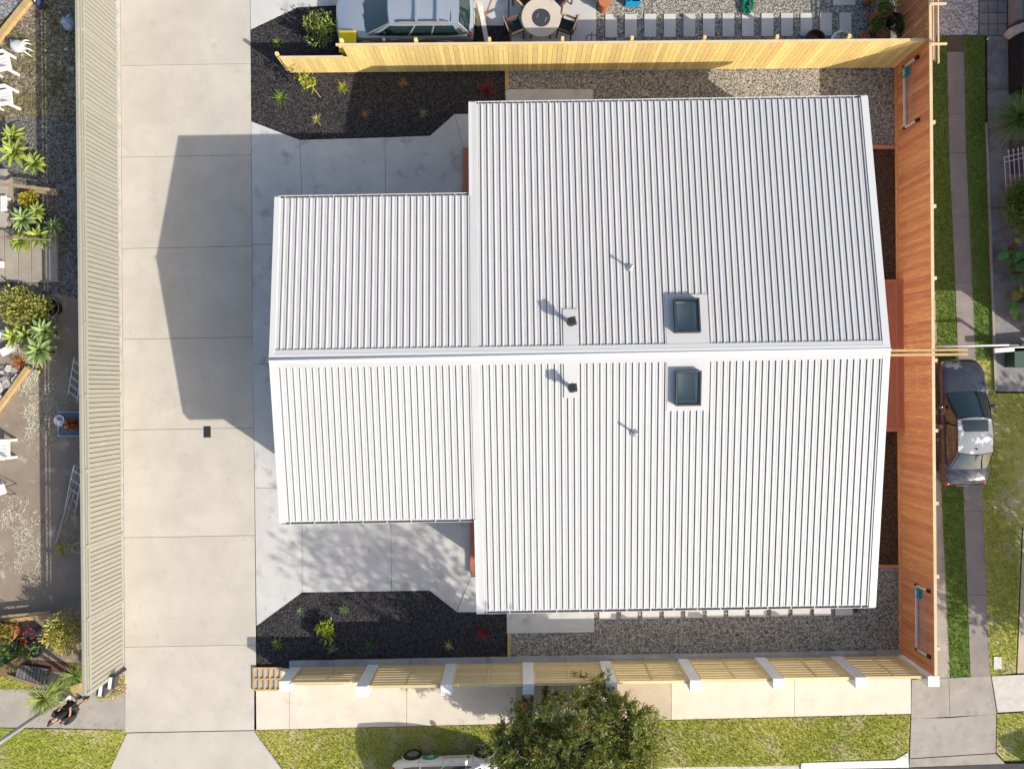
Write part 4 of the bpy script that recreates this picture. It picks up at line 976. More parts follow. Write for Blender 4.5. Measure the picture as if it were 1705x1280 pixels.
taro('dark big leaved plant lowest along the shaded path',1703,500,18,5)

# --- bottlebrush street tree
def bottlebrush():
    rs=random.Random(11); np.random.seed(11)
    base=W(938,1216); t=thing('bottlebrush_tree','spreading bottlebrush street tree with red flowers on the verge','tree',(base.x,base.y,-.02))
    tr=MB(); tr.tube([(0,0,0),(.05,.1,.6),(.0,.2,1.2),(.05,.3,1.8)],[.15,.12,.11,.07],10); trunk=tr.build('trunk',m_stem,t,smooth=True)
    br=MB(); P=[];N=[]; tw=MB(); tips=[]
    def seg(p,d,L,r,lev):
        pts=[p]; rr=[r]
        for i in range(3):
            d=(d+Vector((rs.gauss(0,.16),rs.gauss(0,.16),rs.gauss(.03,.12)))).normalized(); p=p+d*L/3; pts.append(p); rr.append(r*(1-.22*(i+1)))
        (br if lev<3 else tw).tube(pts,rr,6 if lev<2 else 4,False)
        if lev>=3:
            tips.append((p,d))
            for i in range(80):
                f=rs.random(); q=pts[1].lerp(pts[3],f) if f<.7 else p+d*rs.random()*.12
                P.append(q+Vector((rs.gauss(0,.035),rs.gauss(0,.035),rs.gauss(0,.035)))); N.append(d*.7+Vector((0,0,.25)))
            return
        nb=(7,5,5)[lev] if lev<3 else 0
        for k in range(nb):
            f=.35+.65*(k+.5)/nb; q=pts[0].lerp(pts[-1],f) if lev==0 else pts[min(3,1+int(f*3))-0]
            dd=(d*.75+Vector((rs.gauss(0,.62),rs.gauss(0,.62),rs.gauss(.1,.5)))).normalized()
            seg(q,dd,L*rs.uniform(.5,.72),r*.5,lev+1)
    for k in range(13):
        a=k*2.399+.4; el=rs.uniform(.3,.7) if k<9 else rs.uniform(.8,1.3)
        seg(Vector((0,.25,rs.uniform(1.1,1.6))),Vector((math.cos(a)*math.cos(el),math.sin(a)*math.cos(el),math.sin(el))),(rs.uniform(1.3,1.75) if math.sin(a)>-.3 else .85) if k<9 else 1.1,.06,0)
    rr=np.random.RandomState(5); lob=[]
    for k in range(46):
        a=rr.rand()*6.28; q=math.sqrt(rr.rand())*2.2; hh=1.9+ (1-(q/2.9)**2)*1.5*rr.uniform(.45,1.1); lob.append((math.cos(a)*q*1.2,math.sin(a)*q*.86+.35,hh,rr.uniform(.22,.55)))
    lob=[q for q in lob if q[1]>-.6 or rr.rand()<.12]
    for k in range(9500):
        c_=lob[rr.randint(len(lob))]; d=rr.randn(3); d/=np.linalg.norm(d); d[2]=abs(d[2]) if rr.rand()<.8 else d[2]; q=c_[3]*(.35+.75*rr.rand()**.5)
        P.append(Vector((c_[0]+d[0]*q,c_[1]+d[1]*q,c_[2]+d[2]*q*.9))); N.append(Vector((d[0],d[1],d[2]+.4)))
    for c_ in lob:
        for k in range(6): 
            d=Vector((rr.randn(),rr.randn(),abs(rr.randn())+.3)).normalized(); tips.append((Vector(c_[:3])+d*c_[3],d))
    br.build('branch',m_stem,t,smooth=True,kind='stuff'); tw.build('twig',m_twig,t,kind='stuff')
    V,F=leaves(np.array([tuple(q) for q in P]),np.array([tuple(q) for q in N]),.135,.019,.55)
    mobj('crown',npmesh('crown',V,F),leafmat('bottlebrush leaf',(.35,.37,.095),.65,.035,.35),t,kind='stuff')
    # bare pale twigs in the crown
    bw=MB()
    for k in range(900):
        q,d=rs.choice(tips); p=q+Vector((rs.gauss(0,.15),rs.gauss(0,.15),rs.gauss(.02,.1))); pts=[p]
        for i in range(3): 
            d=(d+Vector((rs.gauss(0,.5),rs.gauss(0,.5),rs.gauss(.1,.4)))).normalized(); p=p+d*.14; pts.append(p)
        bw.tube(pts,[.014,.012,.010,.006],3,False)
    bw.build('bare_twig',m_twig,t,kind='stuff')
    # flowers: red brushes
    fb_=MB()
    for k in range(110):
        a=k*2.399; z=k/110*.13; d=Vector((math.cos(a),math.sin(a),rs.gauss(0,.15))); q=Vector((0,0,z)); s=d.cross(Vector((0,0,1)))*.004
        fb_.add([q-s,q+s,q+d*.05],[(0,1,2)])
    fb_.tube([(0,0,-.02),(0,0,.14)],.012,5); me=fb_.mesh('flower'); me.materials.append(leafmat('bottlebrush flower',(.55,.04,.035),.35,.01,.2))
    tips.sort(key=lambda q:q[0].z+rs.random()*2)
    for q,d in tips[len(tips)//3::max(1,len(tips)//130)]:
        o=bpy.data.objects.new('flower',me); C.objects.link(o); o.parent=t; o.location=q+d*.05; o.rotation_euler=d.to_track_quat('Z','Y').to_euler(); s=rs.uniform(.9,1.4); o.scale=(s,s,s)
    return t
bottlebrush()
random.seed(21)
# ================================================================== trees and house outside the frame (they shade the right side)
def plain_tree(label,px,py,hc,r,n,seed,off=(0,0),flat=(.42,.42,.3)):
    np.random.seed(seed); rs=np.random.RandomState(seed); p=W(px,py); t=thing('garden_tree',label,'tree',(p.x,p.y,0),0,'trees beyond the right edge')
    MB().tube([(0,0,0),(off[0]*.35,off[1]*.35,hc*.5),(off[0]*.9,off[1]*.9,hc)],[.16,.12,.06],8).build('trunk',m_stem,t)
    cs=[rs.randn(3)*np.array([r*flat[0],r*flat[1],r*flat[2]])+np.array([off[0],off[1],0]) for k in range(14)]; b=MB()
    for c in cs: b.tube([(off[0]*.45,off[1]*.45,hc*.6),(c[0]*.8,c[1]*.8,hc*.85+c[2]*.4),(c[0],c[1],hc+c[2])],[.06,.04,.02],5)
    b.build('branch',m_stem,t)
    i=rs.randint(0,14,n); d=rs.randn(n,3); d/=np.linalg.norm(d,axis=1)[:,None]
    Pp=np.array(cs)[i]+d*(r*.45*rs.rand(n)**.45)[:,None]; Pp[:,2]+=hc
    V,F=leaves(Pp,d+np.array([0,0,.3]),.2,.055,.6); mobj('crown',npmesh('crown',V,F),m_hedge,t,kind='stuff')
plain_tree('broad tree standing just beyond the right edge of the lawn',1905,1085,4.6,2.6,9000,31)
plain_tree('tall tree shading the neighbour\'s lawn from the right',2010,975,5.0,2.3,3500,33)
plain_tree('tall street tree beyond the bottom edge leaning right',1010,1335,10.0,2.6,2300,35,(4.9,-.1),(.5,.22,.16))
plain_tree('sparse tree beyond the right edge near the sedan',1915,860,3.6,1.5,1100,32)
h0=W(1760,592); h1=W(2150,-260)
nh=thing('neighbour_house','neighbour\'s house beyond the right edge with a dark roof','house',(h0.x,h0.y,0))
wx=h1.x-h0.x; wy=h1.y-h0.y
MB().box(0,wx,0,wy,0,3.2).build('wall',m_white,nh)
rm_=MB(); rm_.add([(-.5,-.5,3.2),(wx+.5,-.5,3.2),(wx+.5,wy+.5,3.2),(-.5,wy+.5,3.2),(2.2,2.2,5.0),(wx-2.2,2.2,5.0),(wx-2.2,wy-2.2,5.0),(2.2,wy-2.2,5.0)],[(0,1,5,4),(1,2,6,5),(2,3,7,6),(3,0,4,7),(4,5,6,7),(3,2,1,0)]); rm_.build('roof',m_dark,nh)
for y in (1.5,4.5,8): 
    wnd=MB().box(-.02,0.0,y,y+1.4,.9,2.1).build('window',m_wpl,nh); MB().box(-.03,-.022,y+.06,y+1.34,.96,2.04).build('pane',m_glass,wnd)

# ================================================================== clotheslines on the stained fence
m_teal=mat('teal plastic',(.0,.30,.32),(.0,.26,.28),sc=4,rough=.4)
def clothesline(label,ya,yb,z0,z1):
    t=thing('clothesline',label,'clothesline',(RX,(ya+yb)/2,0),R(-.12),'fold-down clotheslines'); h=(yb-ya)/2
    MB().box(-.11,-.06,-h,h,z0-.03,z0+.03).build('front_bar',m_wpl,t)
    for s in (-1,1):
        MB().bar((-.085,s*(h-.02),z0+.04),(-.06,s*(h-.02),z1-.1),.04,.05).build('arm',m_wpl,t)
        MB().box(-.12,-.05,s*(h-.01)-.045,s*(h-.01)+.045,z0-.06,z0+.035).build('corner_joint',m_black,t)
        MB().box(-.09,-.002,s*(h-.02)-.05,s*(h-.02)+.05,z1-.13,z1+.02).build('wall_bracket',m_black,t)
    for k in range(5): MB().tube([(-.075+.003*k,-h+.05,z0+.10+k*.09),(-.08,0,z0+.09+k*.09),(-.075+.003*k,h-.05,z0+.10+k*.09)],.006,5).build('line',m_alu,t)
    b=MB().box(-.135,-.03,h-.40,h-.12,z0-.02,z0+.24).build('warning_tag',m_teal,t)
    MB().box(-.138,-.1355,h-.36,h-.16,z0+.03,z0+.10).build('tag_print',m_wpl,b)
clothesline('folded clothesline with teal tag near the top of the stained fence',W(1512,214,.75).y,W(1510,111,.75).y,.75,1.5)
clothesline('folded clothesline with teal tag near the street end of the stained fence',W(1529,1081,1.15).y,W(1527,973,1.15).y,1.15,1.85)

# ================================================================== back patio furniture
p=W(901,29,.74); tb=thing('round_table','round cream garden table with a dark lazy susan','table',(p.x,p.y,0))
m_tab=mat('cream table top',(.58,.50,.40),(.54,.46,.37),sc=3,rough=.5)
MB().lathe([(0.0,.70),(.66,.70),(.69,.715),(.69,.74),(.66,.745),(0,.745)],48).build('table_top',m_tab,tb)
for k in range(4):
    a=k*math.pi/2+.78; MB().bar((.5*math.cos(a),.5*math.sin(a),0),(.42*math.cos(a),.42*math.sin(a),.70),.06,.06).build('leg',m_wood,tb)
ls=thing('lazy_susan','dark grey lazy susan on the cream round table','tray',(p.x+.01,p.y-.03,.745))
MB().lathe([(0,0),(.31,0),(.315,.012),(.31,.025),(0,.025)],40).build('turntable',m_dark,ls)
for k,(x,y) in enumerate(((-.14,.06),(.15,-.07))): MB().obox((x,y,.031),(.02,.16,.012),R(-22)).build('handle',m_alu,ls)
def chair(label,px,py,face):
    p=W(px,py,.45); t=thing('garden_chair',label,'chair',(p.x,p.y,0),face,'garden chairs round the table')
    for sx in (-1,1):
        MB().bar((sx*.27,.25,0),(sx*.27,.22,.62),.05,.05).build('leg',m_wood,t); MB().bar((sx*.27,-.28,0),(sx*.27,-.25,.85),.05,.05).build('leg',m_wood,t)
        MB().bar((sx*.27,.30,.635),(sx*.27,-.30,.62),.07,.03).build('armrest',m_edge if sx>0 else m_wood,t)
    MB().obox((0,0,.43),(.48,.50,.02)).build('seat',m_black,t)
    MB().obox((0,-.29,.68),(.48,.02,.40),0,R(-8)).build('backrest',m_black,t); MB().obox((0,-.325,.89),(.60,.04,.06)).build('back_rail',m_oldw,t)
cen=W(901,29,.45)
for lab,px,py in (('garden chair at the lower left of the round table',857,46),('garden chair at the lower right of the round table',943,44),('garden chair at the upper left of the round table',872,-2),('garden chair at the upper right of the round table',935,-4)):
    q=W(px,py,.45); d=cen-q; chair(lab,px,py,math.atan2(d.y,d.x)-math.pi/2)
# wire plant stand behind the fence
p=W(984,66,.2); t=thing('wire_stand','black wire stand on the patio just behind the pine fence','stand',(p.x,p.y,0))
MB().tube([(-.2,-.2,0),(-.19,-.05,.42),(-.14,0,.5),(.14,0,.5),(.19,-.05,.42),(.2,-.2,0)],.014,6).build('hoop',m_black,t); MB().tube([(-.2,-.1,.25),(.2,-.1,.25)],.01,6).build('cross_wire',m_black,t); MB().tube([(0,-.25,.1),(0,.12,.52)],.012,6).build('centre_wire',m_black,t)
p=W(1007,2,.5); t=thing('terracotta_pot','tall upturned terracotta pot at the gravel edge','pot',(p.x,p.y,0)); MB().lathe([(.16,0),(.20,.45),(.215,.46),(.215,.52),(.0,.52)],24).build('body',m_terra,t,smooth=False); MB().lathe([(.225,.44),(.225,.50)],24).build('rim',m_terra,t)
m_blueP=mat('bright blue plastic',(.0,.33,.62),rough=.4); m_shrubY=m_succ
p=W(1054,-3,.2); t=thing('blue_crate','bright blue plastic crate on the gravel at the top edge','crate',(p.x,p.y,0))
for q in ((-.25,.25,-.2,-.18),(-.25,.25,.18,.2),(-.25,-.23,-.18,.18),(.23,.25,-.18,.18)): MB().box(*q,0,.3).build('side',m_blueP,t)
MB().box(-.24,.24,-.19,.19,0,.02).build('base',m_blueP,t)
for k in range(5): MB().obox((random.uniform(-.15,.15),random.uniform(-.1,.1),.12),(.14,.1,.16),random.random()*3).build('contents',random.choice([m_wpl,m_blueP,m_dark]),t)
shrub('sapling_shrub','small dry leafy sprig beside the upturned pot',988,-8,.25,.4,m_fresh,140,(.1,.02),4,seed=12)
# green hose
p=W(1244,8,.1); m_hose=mat('green hose',(.0,.20,.13),rough=.4); hs=MB(); pts=[]
for k in range(170):
    a=k*.42; r_=.20+.07*math.sin(k*.7)+.05*math.sin(k*.23); pts.append((r_*math.cos(a)*.8,r_*math.sin(a)*1.2,.02+.14*k/170+.02*math.sin(k*1.3)))
o=hs.tube(pts,.013,6).build('garden_hose',m_hose,None,smooth=True); o.location=(p.x,p.y,-.01); tag(o,'tangled green garden hose lying on the back gravel','hose')
# white planks leaning behind fence beside wagon
a=W(799,6,.7); b=W(812,78,.3); o=MB().bar(a,b,.16,.04).build('white_plank',mat('flaking white plank',(.66,.62,.56),(.5,.45,.40),sc=5,rough=.9)); tag(o,'weathered white plank leaning behind the silver wagon','plank')
o=MB().bar(W(818,0,.5),W(806,34,.45),.07,.04).build('timber_offcut',m_oldw); tag(o,'thin bare timber offcut behind the silver wagon','plank')
o=MB().bar(W(795,2,.5),W(797,44,.3),.10,.05).build('timber_offcut',m_pinec); tag(o,'pale timber offcut touching the white plank','plank')
# bin
p=W(579,70,.95); t=thing('wheelie_bin','yellow lidded wheelie bin beside the step in the pine fence','bin',(p.x,p.y,0))
m_yel=mat('yellow bin plastic',(.75,.58,.01),(.70,.53,.01),sc=4,rough=.45)
bn=MB(); bn.loft([[(-.22,-.24,.05),(.22,-.24,.05),(.22,.24,.05),(-.22,.24,.05)],[(-.28,-.33,.95),(.28,-.33,.95),(.28,.33,.95),(-.28,.33,.95)]]).build('bin_body',mat('dark bin plastic',(.03,.10,.05),rough=.5),t)
ld=MB(); ld.loft([[(-.30,-.38,.95),(.30,-.38,.95),(.30,.36,.95),(-.30,.36,.95)],[(-.30,-.38,.98),(.30,-.38,.98),(.30,.36,1.02),(-.30,.36,1.02)],[(-.24,-.30,1.01),(.24,-.30,1.01),(.24,.28,1.05),(-.24,.28,1.05)]]).build('lid',m_yel,t)
MB().tube([(-.2,-.42,.96),(.2,-.42,.96)],.018,8).build('handle',m_yel,t)
for s in (-1,1): MB().tube([(s*.24,.26,.1),(s*.29,.26,.1)],.1,14).build('wheel',m_black,t)

# --- pots
def pot(label,px,py,r,h,mt,fol=None,tilt=None,name='plant_pot',z=0,zr=None,n=160):
    p=W(px,py,zr if zr is not None else h*.8); t=thing(name,label,'pot',(p.x,p.y,z))
    if tilt: t.rotation_euler=tilt
    MB().lathe([(r*.68,0),(r*.95,h*.85),(r*1.08,h*.86),(r*1.08,h),(r*.92,h),(r*.88,h*.86)],24).build('pot_wall',mt,t)
    MB().lathe([(0,h*.84),(r*.88,h*.84),(r*.88,h*.85),(0,h*.86)],20).build('soil',m_soil,t)
    if fol:
        Pp=np.random.randn(n,3)*np.array([r*.7,r*.7,.10])+np.array([0,0,h+.12]); V,F=leaves(Pp,np.random.randn(n,3)*.5+np.array([0,0,.5]),.10,.03); mobj('foliage',npmesh('foliage',V,F),fol,t,kind='stuff')
    return t
m_bpot=paint('black pot plastic',(.03,.035,.045),.5)
m_potleaf=leafmat('pot plant leaf',(.16,.26,.06),.5); m_redfl=leafmat('red geranium',(.5,.03,.05),.3)
pot('large terracotta urn by the back brown fence, uppermost of the cluster',1470,18,.27,.75,m_terra,m_potleaf,n=260)
pot('terracotta pot cut by the top edge, left of the large urn',1453,-6,.2,.5,m_terra,None)
pot('small terracotta pot spilling leaves in the corner cluster',1456,46,.17,.4,m_terra,m_potleaf)
pot('round empty terracotta pot closest to the fence corner',1469,56,.19,.42,m_terra,None)
pot('black plastic pot between the terracotta pots',1488,32,.19,.4,m_bpot,None)
pot('small brown pot half hidden behind the pine fence',1440,62,.15,.25,m_terra,None)
shrub('pot_shrub','leafy pot plant against the brown fence corner',1505,46,.45,.6,m_potleaf,600,(.12,.04),8,seed=14)
shrub('geranium','red flowering geranium among the terracotta pots',1482,22,.2,.75,m_redfl,60,(.09,.04),4,seed=15)
# half hidden tubs behind pine fence
p=W(1358,66,.3); t=thing('round_tub','dark brown round tub just behind the pine fence','tub',(p.x,p.y,0)); MB().lathe([(.3,0),(.37,.3),(.34,.3),(.30,.1),(0,.1)],28).build('tub_wall',mat('brown glaze',(.09,.04,.03),rough=.4),t)
p=W(1402,70,.3); t=thing('round_tub','white rimmed round tub with grass behind the pine fence','tub',(p.x,p.y,0)); MB().lathe([(.36,0),(.42,.32),(.34,.32),(.32,.2),(0,.2)],28).build('tub_wall',m_wpl,t); 
mb=MB(); [strap(mb,(random.gauss(0,.12),random.gauss(0,.12),.2),random.uniform(0,6.28),.4,.012,random.uniform(.5,1.3),1.0) for k in range(60)]; mb.build('foliage',m_g1,t,kind='stuff')

# ================================================================== left yard clutter
def adirondack(label,px,py,rz):
    p=W(px,py,.35); t=thing('plastic_chair',label,'chair',(p.x,p.y,-.03),rz,'white plastic chairs in the left yard')
    MB().obox((0,.02,.36),(.56,.56,.04),0,R(8)).build('seat',m_wpl,t)
    bm_=MB(); bm_.obox((0,-.36,.66),(.52,.04,.62),0,R(-22)); bm_.build('backrest',m_wpl,t)
    for sx in (-1,1):
        MB().obox((sx*.31,-.06,.56),(.12,.56,.03)).build('armrest',m_wpl,t)
        MB().bar((sx*.31,.26,0),(sx*.31,.20,.55),.09,.06).build('leg',m_wpl,t); MB().bar((sx*.28,-.34,0),(sx*.30,-.30,.55),.07,.05).build('leg',m_wpl,t)
    for k in range(3): MB().obox((-.12+.12*k,.02,.385),(.05,.34,.004),0,R(8)).build('seat_slot',mat('slot shade %d'%k,(.6,.6,.58)),t)
adirondack('white plastic chair, upper of the pair at the left edge',4,105,R(-80)); adirondack('white plastic chair, lower of the pair at the left edge',7,162,R(-84)); adirondack('white plastic chair on the brown asphalt at the left edge',3,748,R(-90))
p=W(6,815,.3); t=thing('stool','pale folding stool cut by the left edge','stool',(p.x,p.y,-.04))
MB().obox((-.05,0,.42),(.36,.36,.03),.3).build('seat',m_wpl,t)
for x,y in ((-.2,-.15),(.18,-.2),(.2,.16),(-.15,.2)): MB().bar((x*1.1,y*1.1,0),(x*.7,y*.7,.42),.025,.025).build('leg',m_dark,t)
# upturned toy animal / wheelbarrow-like white object: a tipped plastic toy chair
p=W(28,75,.3); t=thing('toy_ride','tipped white plastic toy with a coloured rim on the sunny gravel','toy',(p.x,p.y,0),R(-10))
bm_=MB(); bm_.loft([[(x,y*wd_,.16+.16*math.sin(a)) if False else (x,wd_*math.cos(a),.18+.14*math.sin(a)) for a in [2*math.pi*k/14 for k in range(14)]] for x,wd_ in ((-.24,.10),(-.2,.2),(-.05,.24),(.1,.2),(.18,.12))]); bm_.build('shell',mat('grey white plastic',(.55,.54,.52),rough=.5),t,smooth=True,fixn=True)
for k,(cc) in enumerate(((.6,.2,.03),(.2,.4,.1),(.1,.25,.5))): MB().obox((-.25,-.1+.1*k,.2+.03*k),(.03,.1,.1),.2).build('rim_patch',mat('toy colour %d'%k,cc,rough=.5),t)
for y,l in ((-.12,.3),(-.02,.34),(.1,.2),(.16,.1)): MB().tube([(.1,y,.22),(.16+l*.5,y*1.6,.2),(.16+l*.8,y*2,.05)],[.03,.025,.018],8).build('leg',m_wpl,t,smooth=True)
p=W(115,40,.3); t=thing('plastic_bag','crumpled blue plastic bag hanging at the cream fence','bag',(p.x,p.y,0)); bm_=bmesh.new(); bmesh.ops.create_icosphere(bm_,subdivisions=3,radius=.22)
for v in bm_.verts: v.co*=1+.25*math.sin(v.co.x*31)*math.sin(v.co.y*27+v.co.z*17); v.co.z*=1.2
me=bpy.data.meshes.new('bag_body'); bm_.to_mesh(me); bm_.free(); o=mobj('bag_body',me,mat('blue bag film',(.25,.42,.60),(.5,.58,.66),sc=6,rough=.35),t,smooth=True); o.location=(0,0,.3); MB().tube([(.05,.1,.42),(.1,.14,.55),(.2,.15,.6)],[.08,.03,.05],6).build('bag_neck',o.data.materials[0],t)
p=W(62,2,.3); t=thing('bundle','dark blue and white bundle at the top edge','bundle',(p.x,p.y,0)); MB().lathe([(.12,0),(.16,.15),(.1,.3),(0,.32)],12).build('bundle_body',mat('navy cloth',(.04,.05,.12),rough=.8),t,smooth=True); MB().lathe([(.05,.3),(.07,.34),(0,.37)],10,(-.08,.02,-.05)).build('knot',m_wpl,t,smooth=True)
o=MB().bar(W(128,96,.8),W(131,157,.8),.05,.09).build('leaning_board',m_oldw); tag(o,'grey board leaning on the yard side of the cream fence','board')
for k,(x,y,s) in enumerate(((111,82,.07),(100,22,.04),(75,84,.05),(36,91,.05),(86,92,.04),(118,115,.09))):
    b_=bmesh.new(); bmesh.ops.create_icosphere(b_,subdivisions=2,radius=s)
    for v in b_.verts: v.co.x*=1.3; v.co.z*=.6; v.co+=Vector((random.gauss(0,.1),random.gauss(0,.1),0))*s
    me=bpy.data.meshes.new('stone'); b_.to_mesh(me); b_.free(); q=W(x,y); o=mobj('stone',me,m_wgrav,None,True); o.location=(q.x,q.y,0)
    tag(o,['pinkish stone in the fence shadow above the leaning board','white pebble high in the shaded gravel','white stone beside the double shadow line','white stone below the toy','small white pebble right of the double shadow line','long pale stone beside the leaning board'][k],'stone','loose stones in the left yard')
# timber edgings
def beam(name,label,a,b,wd,ht,mt,cat='timber',za=.05,zb=.05,group=None):
    o=MB().bar(W(*a,za),W(*b,zb),wd,ht).build(name,mt); return tag(o,label,cat,group)
beam('timber_edging','diagonal pine edging in the top left corner',(-25,92),(56,-8),.22,.14,m_edge)
beam('timber_edging','diagonal pine edging beside the crazy stones',(-25,712),(47,612),.16,.14,m_edge)
beam('timber_rail','weathered timber rail above the gold groundcover',(-40,302),(92,317),.10,.08,m_oldw,za=.75,zb=.7)
beam('timber_rail','thin timber rail crossing the middle agaves',(-40,392),(88,400),.05,.05,m_oldw,za=.8,zb=.75)
beam('timber_rail','long thin rail end beside the weathered rail',(60,318),(95,323),.12,.06,m_oldw,za=.5,zb=.5)
# concrete steps
st_=MB().prism(PW([(-200,382),(97,384),(99,470),(-200,468)]),-.04,.10).build('garden_terrace',m_oldc); struct(st_)
m_step=mat('pale terrace concrete',(.36,.31,.25),(.29,.25,.20),sc=2,rough=.9,fine=.12,bump=.25)
for a,b,z in ((-200,16,.32),(18,38,.29),(40,58,.26),(60,76,.22)): MB().prism(PW([(a,384),(b,384),(b+1,468),(a,467)]),.10,z).build('step_slab',m_step,st_)
st2=MB().prism(PW([(-200,285),(20,290),(24,384),(-200,383)]),-.04,.22).build('garden_terrace',m_step); struct(st2)
MB().prism(PW([(8,286),(20,286),(20,384),(8,384)]),.221,.30).build('coping',m_oldc,st2)
p=W(2,338,.5); t=thing('slatted_crate','white slatted crate on the upper terrace','crate',(p.x,p.y,.22)); 
for k in range(4): MB().obox((-.06+.06*k,0,.2),(.04,.55,.02)).build('slat',m_wpl,t)
for s in (-1,1): MB().obox((.03,s*.2,.1),(.26,.05,.18)).build('end',m_wpl,t)
p=W(-6,441,.4); t=MB().obox((p.x,p.y,.45),(.5,.22,.2)).build('white_box',m_wpl); tag(t,'white box on the concrete steps at the left edge','box')
p=W(84,512,.3); t=thing('black_tub','black tub with a thin wire rim beside the succulent','tub',(p.x,p.y,-.03)); MB().lathe([(.22,0),(.3,.3),(.27,.3),(.22,.08),(0,.08)],20).build('tub_wall',m_black,t); MB().tube([(.3*math.cos(a),.34*math.sin(a),.34) for a in [2*math.pi*k/20 for k in range(21)]],.012,5).build('wire_rim',m_metal,t)
beam('metal_bracket','bent metal bracket in the shade beside the lower agaves',(76,520),(92,532),.03,.03,m_metal,za=.3,zb=.2)
# crazy stones patch
cz=struct(MB().prism(PW([(-200,600),(45,608),(-10,690),(-200,800)]),-.05,-.02).build('rockery_bed',m_yardM))
for k in range(70):
    x=random.uniform(-30,44); y=random.uniform(612,690)
    if y>612+(44-x)*1.4: continue
    q=W(x,y); n_=random.randint(5,7); r_=random.uniform(.07,.17); pol=[(q.x+r_*random.uniform(.7,1.1)*math.cos(2*math.pi*j/n_),q.y+r_*random.uniform(.7,1.1)*math.sin(2*math.pi*j/n_)) for j in range(n_)]
    MB().prism(pol,-.02,random.uniform(.02,.07)).build('rock',m_kerb if k%3 else m_oldc,cz)
# broken white pavers above
for k,(x,y) in enumerate(((6,585),(16,578),(2,556))):
    q=W(x,y,.2); o=MB().obox((q.x,q.y,.15),(.3,.26,.05),random.random()*2,R(random.uniform(-12,12))).build('paver_piece',m_wkerb); tag(o,['broken white paver left of the front agave','tilted white paver beside the front agave','white paver half under the leftmost agave'][k],'paver','broken white pavers')
# toys
for k,(x,y,c,l) in enumerate(((52,613,(.55,.03,.05),'red toy under the front agave'),(58,617,(.05,.4,.42),'turquoise toy near the front agave'),(64,619,(.6,.35,.03),'orange toy nearest the fence shadow'),(46,611,(.03,.3,.2),'green toy left of the red toy'))):
    q=W(x,y,.06); b_=bmesh.new(); bmesh.ops.create_icosphere(b_,subdivisions=2,radius=.075)
    for v in b_.verts: v.co.z*=.7; v.co.x*=1.2 if v.co.y>0 else .8
    me=bpy.data.meshes.new('toy'); b_.to_mesh(me); b_.free(); o=mobj('garden_toy',me,mat('toy paint %d'%k,c,rough=.4),None,True); o.location=(q.x,q.y,.04); tag(o,l,'toy','small toys below the agaves')
# ladders
def ladder(label,px0,py0,px1,py1,z0,z1,wd,n):
    a=W(px0,py0,z0); b=W(px1,py1,z1); t=thing('ladder',label,'ladder',tuple(a)); d=b-a; s=Vector((-d.y,d.x,0)).normalized()*wd/2
    for k in (-1,1): MB().bar(s*k,d+s*k*.8,.03,.07).build('stile',m_alu,t)
    for k in range(n): f=(k+.5)/n; MB().bar(d*f-s,d*f+s,.05,.025).build('rung',m_alu,t)
    return t
ladder('short aluminium stepladder leaning on the yard side of the cream fence',122,664,131,600,0,1.3,.42,5)
ladder('blue grey aluminium ladder beside the long timbers',117,853,131,780,0,1.6,.45,5)
for lab,a,b in (('longest pale timber length leaning in the dark yard',(93,905),(131,775)),('upper pale timber length beside the ladder',(100,880),(131,774)),('short pale timber length nearest the ladder',(108,872),(133,790))):
    o=MB().bar(W(*a,.03),W(*b,1.0),.05,.05).build('timber_length',m_pinkw:=mat('pale pinkish timber',(.42,.34,.31),(.36,.29,.26),sc=4,rough=.85)); tag(o,lab,'timber','timber lengths leaning on the cream fence')
# glass table with flowers
p=W(120,706,.72); t=thing('glass_table','glass topped patio table half under the cream fence','table',(p.x,p.y,-.04)); m_gtop=glassmat('table glass',(.10,.18,.22),.55)
MB().box(-.52,.6,-.42,.42,.70,.712).build('glass_top',m_gtop,t)
MB().tube([(-.52,-.42,.71),(.6,-.42,.71),(.6,.42,.71),(-.52,.42,.71),(-.52,-.42,.71)],.018,6).build('rim',m_alu,t)
for x,y in ((-.5,-.4),(.58,-.4),(.58,.4),(-.5,.4)): MB().bar((x,y,0),(x*.9,y*.9,.70),.03,.03).build('leg',m_alu,t); MB().bar((x,y,.695),(0.03,0,.68),.015,.015).build('brace',m_alu,t)
t=thing('flower_basket','basket of orange flowers on the glass table','flowers',(p.x+.05,p.y+.02,.672)); MB().lathe([(.12,0),(.18,.12),(.16,.12),(0,.05)],18).build('basket',m_wood,t)
Pp=np.random.randn(150,3)*np.array([.14,.1,.05])+np.array([0,0,.16]); V,F=leaves(Pp,np.random.randn(150,3)*.4+np.array([0,0,.6]),.09,.03); mobj('blooms',npmesh('blooms',V,F),leafmat('orange bloom',(.50,.12,.03),.6,.04),t,kind='stuff')
p2=W(98,700,.78); t=thing('white_bowl','white bowl with turquoise and pink items on the table corner','bowl',(p2.x,p2.y,.672)); MB().lathe([(.1,0),(.19,.1),(.17,.1),(.09,.03),(0,.03)],22).build('bowl_wall',m_wpl,t)
MB().obox((.03,.03,.10),(.12,.08,.06),.4).build('contents',m_teal,t); MB().obox((-.03,.09,.10),(.1,.06,.05),.2).build('contents',mat('pink plastic',(.5,.12,.3)),t)
p=W(131,912,.4); o=MB().tube([(.2*math.cos(a),.2*math.sin(a),.0) for a in [2*math.pi*k/24 for k in range(25)]],.012,6).build('wire_hoop',m_metal,None,smooth=True); o.location=(p.x,p.y,.4); o.rotation_euler=(.3,.4,0); tag(o,'wire hoop hooked on the yard side of the cream fence','hoop')
